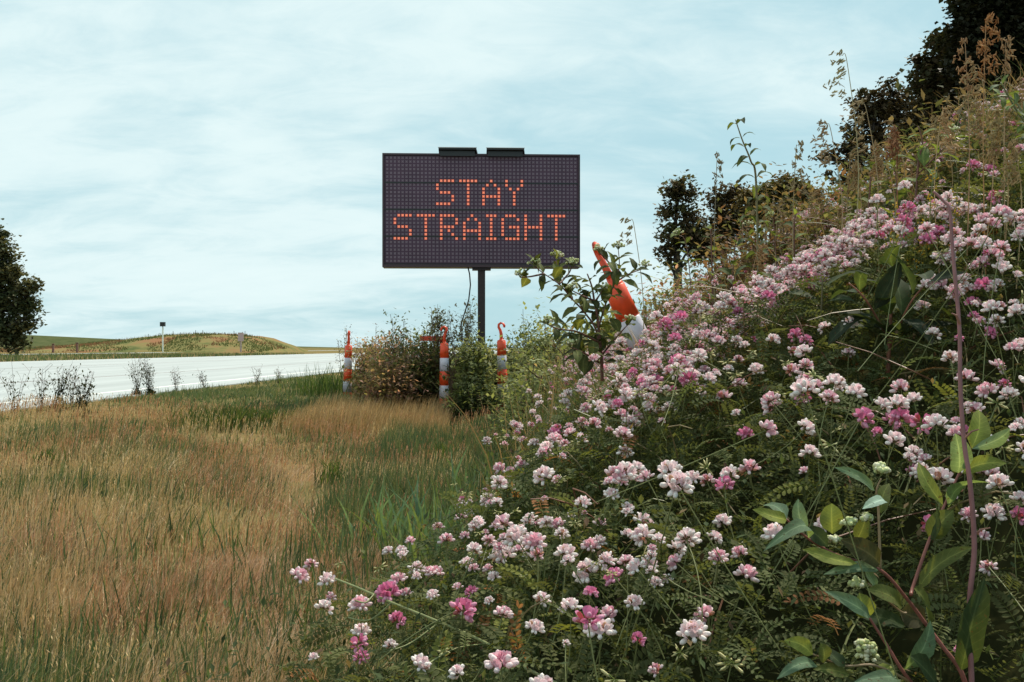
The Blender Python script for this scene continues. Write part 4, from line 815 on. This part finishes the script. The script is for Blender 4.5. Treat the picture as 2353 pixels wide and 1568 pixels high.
# brome and other tall seed grasses
def brome(u, v, Y, label, hpx=120, colr=(.36, .22, .11), droopx=-1, dense=1.0, base=None):
    tip = at(u, v, Y); b = bank_base(u - droopx * 14, Y, -.12) if base is None else base; r = empty('seed_stalk', b); tag(r, label, 'seed stalk', 'tall seeding grasses on the bank')
    mid = (b + tip) / 2 + np.array([-droopx * .03, 0, .02]); pp = smoothpath([b, mid, tip - np.array([droopx * .012, 0, .02]), tip]) - b
    g = Geo(); g.tube(pp, np.linspace(.0014, .0006, len(pp)), np.array(colr) * .9, 4, False); g.build('culm', M_stem, r)
    g = Geo(); Hh = hpx / F * Y; top = pp[-1]; nb = int(11 * dense); sp2 = ell(3, 4, .5, .09, .12, (1, 1, 1)); P = []; D = []
    for i in range(nb):
        f = i / nb; p = top - np.array([0, 0, Hh * f]) + np.array([-droopx * .010 * f, 0, 0])
        for k in range(2):
            a = R.uniform(0, 6.28); l = Hh * R.uniform(.18, .42) * (.5 + f * .5); e_ = p + np.array([math.cos(a) * l * .55 + droopx * l * .55, math.sin(a) * l * .4, l * .35]); e2 = e_ + np.array([droopx * l * .25, 0, -l * .25])
            g.tube([p, (p + e_) / 2 + [0, 0, l * .12], e_, e2], .00035, colr, 3, False)
            for q_ in ((p + e_) / 2 + [0, 0, l * .1], e_, e2):
                for _ in range(2): P.append(q_ + R.normal(size=3) * .002); D.append(np.array([droopx * .6 + R.normal() * .3, R.normal() * .4, -.5 + R.normal() * .5]))
    n = len(P); g.inst(sp2, frames(np.array(D)), np.array(P), .013 * R.uniform(.7, 1.3, n) * (Y / 2.2) ** .3, np.array([colr]) * R.uniform(.8, 1.3, (n, 1))); g.build('seed_head', M_grass, r)
BRM = [(1935, 128, 2.2, 'pale drooping seed grass arching highest against the sky', 110, (.40, .34, .18), -1, .6), (1980, 240, 2.2, 'straw seed grass just left of the open crowned tree', 130, (.38, .28, .15), -1, .8), (1898, 285, 2.2, 'curved seed grass leaning left at the edge of the open crowned tree', 110, (.38, .28, .16), -1, .8),
 (1832, 335, 2.5, 'upright tan seed grass between the sky stalk and the trees', 130, (.34, .26, .14), .3, .8), (1650, 360, 2.9, 'wispy seed grass left of the sky stalk', 80, (.30, .24, .15), .3, .5), (2268, 45, 1.9, 'reddish brown seed plume high against the dark trees', 150, (.46, .24, .10), .2, 1.2),
 (2215, 100, 1.9, 'slender brown seed grass left of the reddish plume', 130, (.42, .24, .12), -.3, .6), (2312, 95, 1.9, 'narrow tan seed spike right of the reddish plume', 90, (.42, .27, .14), .1, .6), (2055, 300, 2.3, 'dense rust brown seed plume above the pale leaved plant', 80, (.34, .16, .08), -.2, 1.4),
 (2168, 255, 2.0, 'hanging straw seed head in front of the dark trees', 110, (.50, .34, .18), .5, 1.0), (2240, 150, 1.9, 'light seed grass bending left over the dark trees', 110, (.44, .30, .15), -1, .8), (2290, 260, 1.8, 'broad straw seed head at the right edge of the dark trees', 120, (.42, .29, .13), -.6, 1.3), (1448, 508, 2.8, 'thin arching grass stem leaning out left of the shoulder plants', 70, (.36, .28, .13), -1, .4), (2330, 330, 1.8, 'low straw seed head at the far right edge', 110, (.42, .30, .15), -.4, 1.1)]
for a in BRM: brome(*a)
OR8 = ['first', 'second', 'third', 'fourth', 'fifth', 'sixth', 'seventh', 'eighth']
for i, u_ in enumerate(np.concatenate([np.linspace(1720, 1890, 8), np.linspace(1925, 2090, 8), np.linspace(2130, 2345, 8)]) + R.uniform(-8, 8, 24)):
    lb_ = f"{OR8[i % 8]} thin straw seed stalk from the left, {('below the olive brown tree', 'below the open crowned tree', 'before the tallest dark trees')[i // 8]}"; Y_ = R.uniform(2.1, 3.6); b = bank_base(u_, Y_, -.1); vt = V0 - (b[2] + R.uniform(.16, .34) - CAMZ) / Y_ * F
    if u_ < 1900: vt = max(vt, 390)
    brome(u_, vt, Y_, lb_, R.uniform(60, 110), (.38 * R.uniform(.8, 1.1), .25, .12), R.choice([-1, -.4, .3, .8]), R.uniform(.5, 1.1))
# yellow sweet clover sprigs
for i, (u_, v_, lb) in enumerate(((2145, 385, 'yellow flowering sprig left of the pink flower under the dark trees'), (2125, 500, 'yellow sprig beside the top of the tall pink stem'), (2200, 440, 'yellow sprig right of the top of the tall pink stem'), (2105, 560, 'low yellow sprig among pink heads at mid right'), (2060, 470, 'small yellow sprig behind the magenta flower high on the bank'))):
    tip = at(u_, v_, 1.95); b = tip - np.array([.01, 0, .16]); r = empty('yellow_sprig', b); tag(r, lb, 'flower', 'yellow flowering sprigs on the bank')
    g = Geo(); g.tube([(0, 0, 0), (.004, 0, .08), tip - b], .0012, (.18, .2, .07), 4, False); g.build('stem', M_stem, r)
    n = 34; t_ = R.random(n); P = (tip - b)[None] * (1 - t_[:, None] * .5) + R.normal(size=(n, 3)) * np.array([.007, .007, .004]); g = Geo(); g.inst(ell(3, 4, .5, .3, .3, (1, 1, 1)), frames(randdirs(n)), P, .0055, np.array([[.72, .50, .04]]) * R.uniform(.8, 1.1, (n, 1))); g.build('blossom', M_petal, r)

# long runner, bottom middle
b = at(1480, 1620, .95); r = empty('vetch_runner', b); tag(r, 'long green runner stem arching over the bank toward the dry grass', 'stem')
g = Geo(); pp = smoothpath([at(1480, 1620, .95), at(1330, 1590, 1.0), at(1215, 1540, 1.05), at(1120, 1480, 1.1), at(1010, 1430, 1.15), at(900, 1385, 1.2), at(820, 1350, 1.25), at(770, 1330, 1.3)]) - b; g.tube(pp, np.linspace(.0022, .0012, len(pp)), (.22, .24, .10), 6); g.build('stem', M_stem, r, True)
for q0, q1, q2 in (((1010, 1430, 1.15), (940, 1480, 1.12), (880, 1500, 1.1)), ((900, 1385, 1.2), (850, 1425, 1.2), (800, 1420, 1.22)), ((1120, 1480, 1.1), (1050, 1490, 1.05), (985, 1525, 1.0)), ((860, 1365, 1.22), (840, 1385, 1.2), (815, 1380, 1.2))):
    g = Geo(); g.tube(smoothpath([at(*q0), at(*q1), at(*q2)]) - b, .0010, (.20, .22, .09), 5, False); g.build('side_stem', M_stem, r, True)

# ------------------------------------------------------------------ broad grass clumps
def clump(u, v, Y, label, n, hh, wd, spread, cols, name='tussock', lean=.5):
    for yy in np.linspace(1.6, 16, 400):      # where the line of sight meets the ground at the clump's foot
        q_ = at(u, v, yy)
        if q_[2] <= float(hz(q_[0], yy)): break
    c = q_; c[2] = float(hz(c[0], c[1])); g = Geo(); P = np.stack([R.normal(0, spread, n), R.normal(0, spread, n), np.full(n, -.02)], -1); a = R.uniform(0, 6.28, n)
    ln = np.stack([np.cos(a), np.sin(a), 0 * a], -1) * R.uniform(.1, lean, (n, 1)); cc = np.array(cols)[R.integers(len(cols), size=n)] * R.uniform(.8, 1.2, (n, 1))
    blades(g, P, R.uniform(hh * .5, hh, n), R.uniform(wd * .6, wd, n), ln, R.uniform(.2, .95, n), cc, 7, az=R.normal(0, .6, n)); o = g.build(name, M_leaf); o.location = tuple(c); tag(o, label, 'tussock', 'clumps of broad green grass'); return o
BG = [(.13, .21, .13), (.17, .25, .16), (.11, .17, .08), (.18, .23, .08)]
for u_, v_, Y_, lb, n_ in ((960, 1215, 3.1, 'clump of broad blue green blades at the edge of the flowers', 22), (1010, 1250, 2.9, 'broad green blades nearest the flower edge', 20), (890, 1190, 3.3, 'arching green blades reaching toward the dry patch', 18), (1080, 1180, 3.6, 'upright broad blades right of the other blue green clumps', 14), (1110, 1060, 4.2, 'far upright broad blades beside the dark bank foot', 12)):
    clump(u_, v_ + 95, Y_, lb, int(n_ * 2.2), .50, .026, .14, BG)
for u_, v_, Y_, lb in ((1020, 1040, 5.5, 'bright green leafy tuft in the middle of the verge'), (760, 1090, 4.6, 'dark green tuft above the pinkish dry patch'), (110, 1060, 5.2, 'small bright green tuft on the left of the dry grass'), (740, 880, 13.0, 'dark grass tuft left of the leftmost post')):
    clump(u_, v_ + 20, Y_, lb, 60 if Y_ < 10 else 160, .26 if Y_ < 10 else .65, .012 if Y_ < 10 else .016, .06 if Y_ < 10 else .22, [(.06, .10, .035), (.10, .14, .04)], lean=.7)
for u_, lb in ((490, 'left'), (560, 'middle'), (610, 'right')): clump(u_, 985, 8.2 - (u_ - 490) * .002, f'dark green weed tuft in the verge, {lb} one of three growing together', 420, .34, .018, .21, [(.045, .075, .028), (.07, .10, .035), (.10, .12, .04)], lean=.8)
for u_, v_, Y_, lb in ((30, 1240, 2.6, 'dark green blades at the lower left edge'), (215, 1400, 2.7, 'blue green blades in the lower left dry grass'), (500, 1450, 2.5, 'green blades low in the middle of the dry grass'), (395, 1180, 2.9, 'small green blade tuft left of centre in the dry grass'), (715, 1260, 2.9, 'single dark tuft between dry grass and flowers')):
    clump(u_, v_ + 90, Y_, lb, 60, .30, .010, .17, [(.07, .11, .07), (.05, .08, .04), (.11, .15, .06)], lean=.35)

# ------------------------------------------------------------------ shrubs and weeds in the middle distance
def shrub(label, u, Y, wpx, topv, botv, cols, leaf=.075, n=2600, flowers=0, sparse=False, group='shrubs and weeds under the sign', name='shrub', flc=(.50, .52, .26), stemc=(.10, .06, .04)):
    s = Y / F; c = at(u, botv, Y); c[2] = float(hz(c[0], Y)) - .02; H = CAMZ + (V0 - topv) * s - c[2]; W = wpx * s * .5
    r = empty(name, c); tag(r, label, 'shrub', group); g = Geo(); gs_ = Geo(); P = []; Cc = []; FP = []
    n = int(n * (1.7 if not sparse else 1.3)); ns = 20 if not sparse else 9
    for i in range(ns):
        a = R.uniform(0, 6.28); rr_ = R.random() ** .6; hx = math.cos(a) * rr_ * W; hy = math.sin(a) * rr_ * min(W, .7); hh = H * (1 - .30 * rr_ ** 2) * (R.uniform(.48, 1.08) if not sparse else R.uniform(.78, 1.03))
        st = np.array([[hx * .35, hy * .35, 0], [hx * .7, hy * .7, hh * .5], [hx, hy, hh]]); pp = smoothpath(st, 4); gs_.tube(pp, np.linspace(.010, .003, len(pp)) * (.7 if sparse else 1), stemc, 4, False)
        m = int(n / ns); nc = 12 if not sparse else 9
        for k in range(nc):
            f = R.uniform(.12 if not sparse else .35, 1.0); q_ = np.array([np.interp(f * (len(pp) - 1), np.arange(len(pp)), pp[:, j]) for j in range(3)]) + np.clip(R.normal(size=3), -1.5, 1.5) * np.array([W * .34, .14, H * .06]) * (1 if not sparse else .55)
            mm = m // nc; P.append(q_ + np.clip(R.normal(size=(mm, 3)), -1.7, 1.7) * (.10 if not sparse else .06)); Cc.append(np.array(cols[R.integers(len(cols))])[None] * R.uniform(.75, 1.25) * R.uniform(.8, 1.2, (mm, 1)))
            gs_.tube([pp[int(f * (len(pp) - 1))], q_], .003, stemc, 3, False)
            if R.random() < flowers and f > .45: FP.append(q_ + np.array([0, -.06, .07]))
    P = np.concatenate(P); Cc = np.concatenate(Cc); P[:, 2] = np.maximum(P[:, 2], .02); lf = (np.array([[0, 0, 0], [.45, -.26, .05], [1, 0, 0], [.45, .26, .05]], float), [np.array([[0, 1, 2, 3]])], np.ones((4, 3)))
    d = randdirs(len(P)); d[:, 2] *= .6; g.inst(lf, frames(d), P, leaf * R.uniform(.6, 1.25, len(P)), Cc); g.build('foliage', M_shrub, r); gs_.build('stems', M_stem, r)
    if FP:
        g = Geo(); fl = ell(3, 5, .5, .5, .28, (1, 1, 1)); Q = np.concatenate([p + R.normal(size=(9, 3)) * np.array([.030, .030, .012]) for p in FP]); g.inst(fl, np.repeat(np.eye(3)[None], len(Q), 0), Q, .026, np.array([flc]) * R.uniform(.75, 1.15, (len(Q), 1))); g.build('blossoms', M_petal, r)
    return r
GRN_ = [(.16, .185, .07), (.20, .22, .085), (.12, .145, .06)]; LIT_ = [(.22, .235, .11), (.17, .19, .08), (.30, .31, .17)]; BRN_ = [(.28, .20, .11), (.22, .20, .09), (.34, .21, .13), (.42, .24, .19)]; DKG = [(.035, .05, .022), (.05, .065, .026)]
shrub('brownish weedy bush just right of the leftmost post', 868, 17.2, 84, 782, 870, BRN_, n=3200)
shrub('brown green bush between the leftmost post and the half hidden post', 925, 14.9, 120, 768, 880, BRN_ + GRN_[:1], n=3800)
shrub('dense dark bush behind the half hidden post', 985, 14.6, 120, 765, 900, GRN_ + BRN_[:2], n=3200)
shrub('green blossoming bush right of the half hidden post', 1086, 12.7, 62, 782, 940, LIT_ + GRN_, flowers=.55, n=3600)
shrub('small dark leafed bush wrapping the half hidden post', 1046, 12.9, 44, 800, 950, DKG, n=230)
shrub('pale blossoming bush around the hook handled post', 1205, 13.8, 130, 778, 930, LIT_ + GRN_, flowers=.55, n=2700)
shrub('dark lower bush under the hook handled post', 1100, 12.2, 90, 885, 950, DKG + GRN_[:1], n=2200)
shrub('olive bush with pale blossoms left of the sapling', 1265, 11.0, 120, 742, 900, LIT_ + GRN_, flowers=.4, n=3600)
shrub('olive bush behind the sapling', 1330, 9.5, 190, 715, 880, LIT_ + GRN_ + BRN_[:1], flowers=.30, n=4600)
shrub('grey green bush on the skyline behind the tilted post', 1440, 9.0, 160, 695, 850, GRN_ + BRN_[:2] + LIT_[:1], flowers=.2, n=4200)
shrub('low green bush in front of the sapling foot', 1290, 6.0, 170, 805, 930, GRN_ + LIT_[:1], flowers=.15, n=3000, leaf=.045)
shrub('rough brown bush on the shoulder of the bank right of the tilted post', 1560, 7.0, 160, 640, 780, BRN_ + GRN_, n=3400, leaf=.05)
TN = ['first', 'second', 'third', 'fourth', 'fifth', 'sixth', 'seventh', 'eighth', 'ninth', 'tenth']
for i, (u_, Y_, tv) in enumerate(((852, 15.8, 802), (890, 14.2, 812), (940, 13.9, 790), (985, 14.0, 800), (1060, 13.9, 788), (1066, 13.9, 808), (1110, 13.8, 800), (1196, 13.7, 795), (1228, 12.4, 802), (1212, 11.6, 850))):
    shrub(f'{TN[i]} low filler bush from the left in the thicket under the sign', u_, Y_, 84, tv, 900, (BRN_[:3] + GRN_[:1], BRN_[:2] + GRN_, GRN_ + LIT_[:1], LIT_ + GRN_)[min(3, i // 2)], n=1500, flowers=.3 if i > 4 else .08)
shrub('low reddish brown thicket in front of the brown green bush', 895, 13.4, 130, 800, 880, BRN_, n=2200)
shrub('low olive thicket left of the half hidden post', 965, 13.8, 110, 805, 890, BRN_[:2] + GRN_, n=2200)
shrub('pale leafed thicket at the foot of the sign post', 1130, 14.2, 130, 772, 900, LIT_ + GRN_[:1], n=3000, flowers=.5)
shrub('bushy olive thicket right of the hook handled post', 1245, 12.0, 130, 775, 920, GRN_ + LIT_[:1], n=2800, flowers=.3)
shrub('low green thicket left of the sapling foot', 1225, 8.0, 120, 850, 930, GRN_ + LIT_[:1], n=2200, flowers=.2, leaf=.055)
shrub('tall airy weed with fine leaves left of the cable', 912, 14.0, 64, 684, 880, [(.26, .27, .15), (.2, .21, .13)], leaf=.055, n=700, sparse=True, name='tall_weed')
shrub('airy grey green weed crossing behind the hanging cable', 1015, 13.8, 100, 690, 880, [(.26, .23, .16), (.2, .19, .12)], leaf=.055, n=1100, sparse=True, name='tall_weed')
shrub('airy weed rising around the sign post', 1075, 13.9, 110, 672, 880, [(.22, .21, .13), (.27, .22, .15)], leaf=.055, n=1000, sparse=True, name='tall_weed')
shrub('faint wispy weed at the left end of the bushes', 800, 16.8, 70, 750, 860, [(.20, .17, .13), (.15, .13, .10)], leaf=.045, n=320, sparse=True, name='tall_weed')
shrub('pinkish wispy weed right of the leftmost post', 860, 15.5, 70, 745, 860, [(.22, .15, .13), (.15, .13, .10)], leaf=.045, n=420, sparse=True, name='tall_weed')
shrub('twiggy skyline weed right of the sign post', 1210, 12.2, 70, 700, 850, [(.09, .09, .05)], leaf=.05, n=420, sparse=True, name='tall_weed')
CG_ = [(.085, .10, .04), (.12, .12, .05), (.15, .11, .06)]; CB_ = [(.14, .105, .055), (.10, .105, .045), (.17, .12, .06), (.16, .085, .05)]
# brown tangle along the upper bank
for i, (u_, Y_, w_, tv, lb) in enumerate(((1690, 4.6, 170, 505, 'brown and olive bush under the sky stalk'), (1790, 4.2, 170, 470, 'golden brown tangled bush below the olive tree'), (1900, 4.0, 170, 440, 'rusty tangled bush at the left foot of the open crowned tree'), (2010, 3.6, 150, 400, 'olive tangled bush below the open crowned tree'), (2120, 3.3, 170, 350, 'green tangled bush in front of the dark trees'), (2230, 3.1, 170, 330, 'dark green bush in front of the tallest tree'), (2330, 2.9, 160, 290, 'leafy bush at the right edge in front of the dark trees'))):
    shrub(lb, u_, Y_, w_, tv, 600, CB_ if i < 3 else CG_ + CB_[:2], leaf=.036, n=2600, group='tangled bushes along the crest of the bank', stemc=(.2, .12, .06))
# weeds against the road
for u_, v_, hp, dn, lb in ((35, 925, 78, 60, 'thin twiggy weed at the left edge against the pale road'), (95, 922, 66, 80, 'thin weed with small leaves second from the left against the road'), (135, 918, 70, 420, 'leafy dark weed third from the left against the road'), (190, 922, 66, 520, 'dark leafy weed just left of the gap in the roadside weeds'), (165, 918, 60, 60, 'bare twiggy weed between the two dark weeds'), (315, 888, 62, 240, 'bushy upright weed alone left of centre on the road edge'), (345, 886, 58, 420, 'dark bushy weed on the road edge, largest of its pair'), (405, 880, 36, 60, 'thin reddish weed right of the bushy pair'), (470, 872, 24, 60, 'short thin weed on the verge halfway to the leftmost post'), (590, 862, 30, 50, 'twiggy weed before the right end of the mound'), (640, 850, 20, 60, 'thin weed where the road narrows')):
    x0 = (u_ - U0) / F; Y_ = 10.8 + (925 - v_) * .13; s = Y_ / F; c = np.array([x0 * Y_, Y_, float(hz(x0 * Y_, Y_)) + .02]); r = empty('roadside_weed', c); tag(r, lb, 'weed', 'weeds along the road edge'); g = Geo(); gl = Geo(); P = []
    H = hp * s * 1.45 + .05
    for i in range(6 if dn < 100 else 8):
        a = R.uniform(0, 6.28); e_ = np.array([math.cos(a) * H * R.uniform(.05, .32), math.sin(a) * .1, H * R.uniform(.6, 1.0)]); pp = smoothpath([(0, 0, -.02), e_ * .5 + np.array([0, 0, H * .08]), e_], 5); g.tube(pp, np.linspace(.0030, .0015, len(pp)), (.10, .06, .05), 3, False)
        for k in range(5): q_ = pp[R.integers(3, len(pp))]; e3 = q_ + np.array([R.normal() * .05, R.normal() * .03, R.uniform(.02, .09)]); g.tube([q_, e3], .0014, (.13, .07, .06), 3, False); P.append(e3)
        for k in range(dn // 3): f = R.random() ** (2.2 if dn > 100 else .9); P.append(pp[int(f * (len(pp) - 1) * .8)] + R.normal(size=3) * np.array([.035, .03, .03]))
    P = np.array(P); P[:, 2] = np.abs(P[:, 2]); gl.inst((np.array([[0, 0, 0], [.5, -.25, .05], [1, 0, 0], [.5, .25, .05]], float), [np.array([[0, 1, 2, 3]])], np.ones((4, 3))), frames(randdirs(len(P))), P, .036 * R.uniform(.5, 1.3, len(P)), np.array([[.050, .055, .028]]) * R.uniform(.7, 1.5, (len(P), 1)))
    g.build('stems', M_stem, r); gl.build('leaves', M_leaf, r)
bpy.context.view_layer.update()
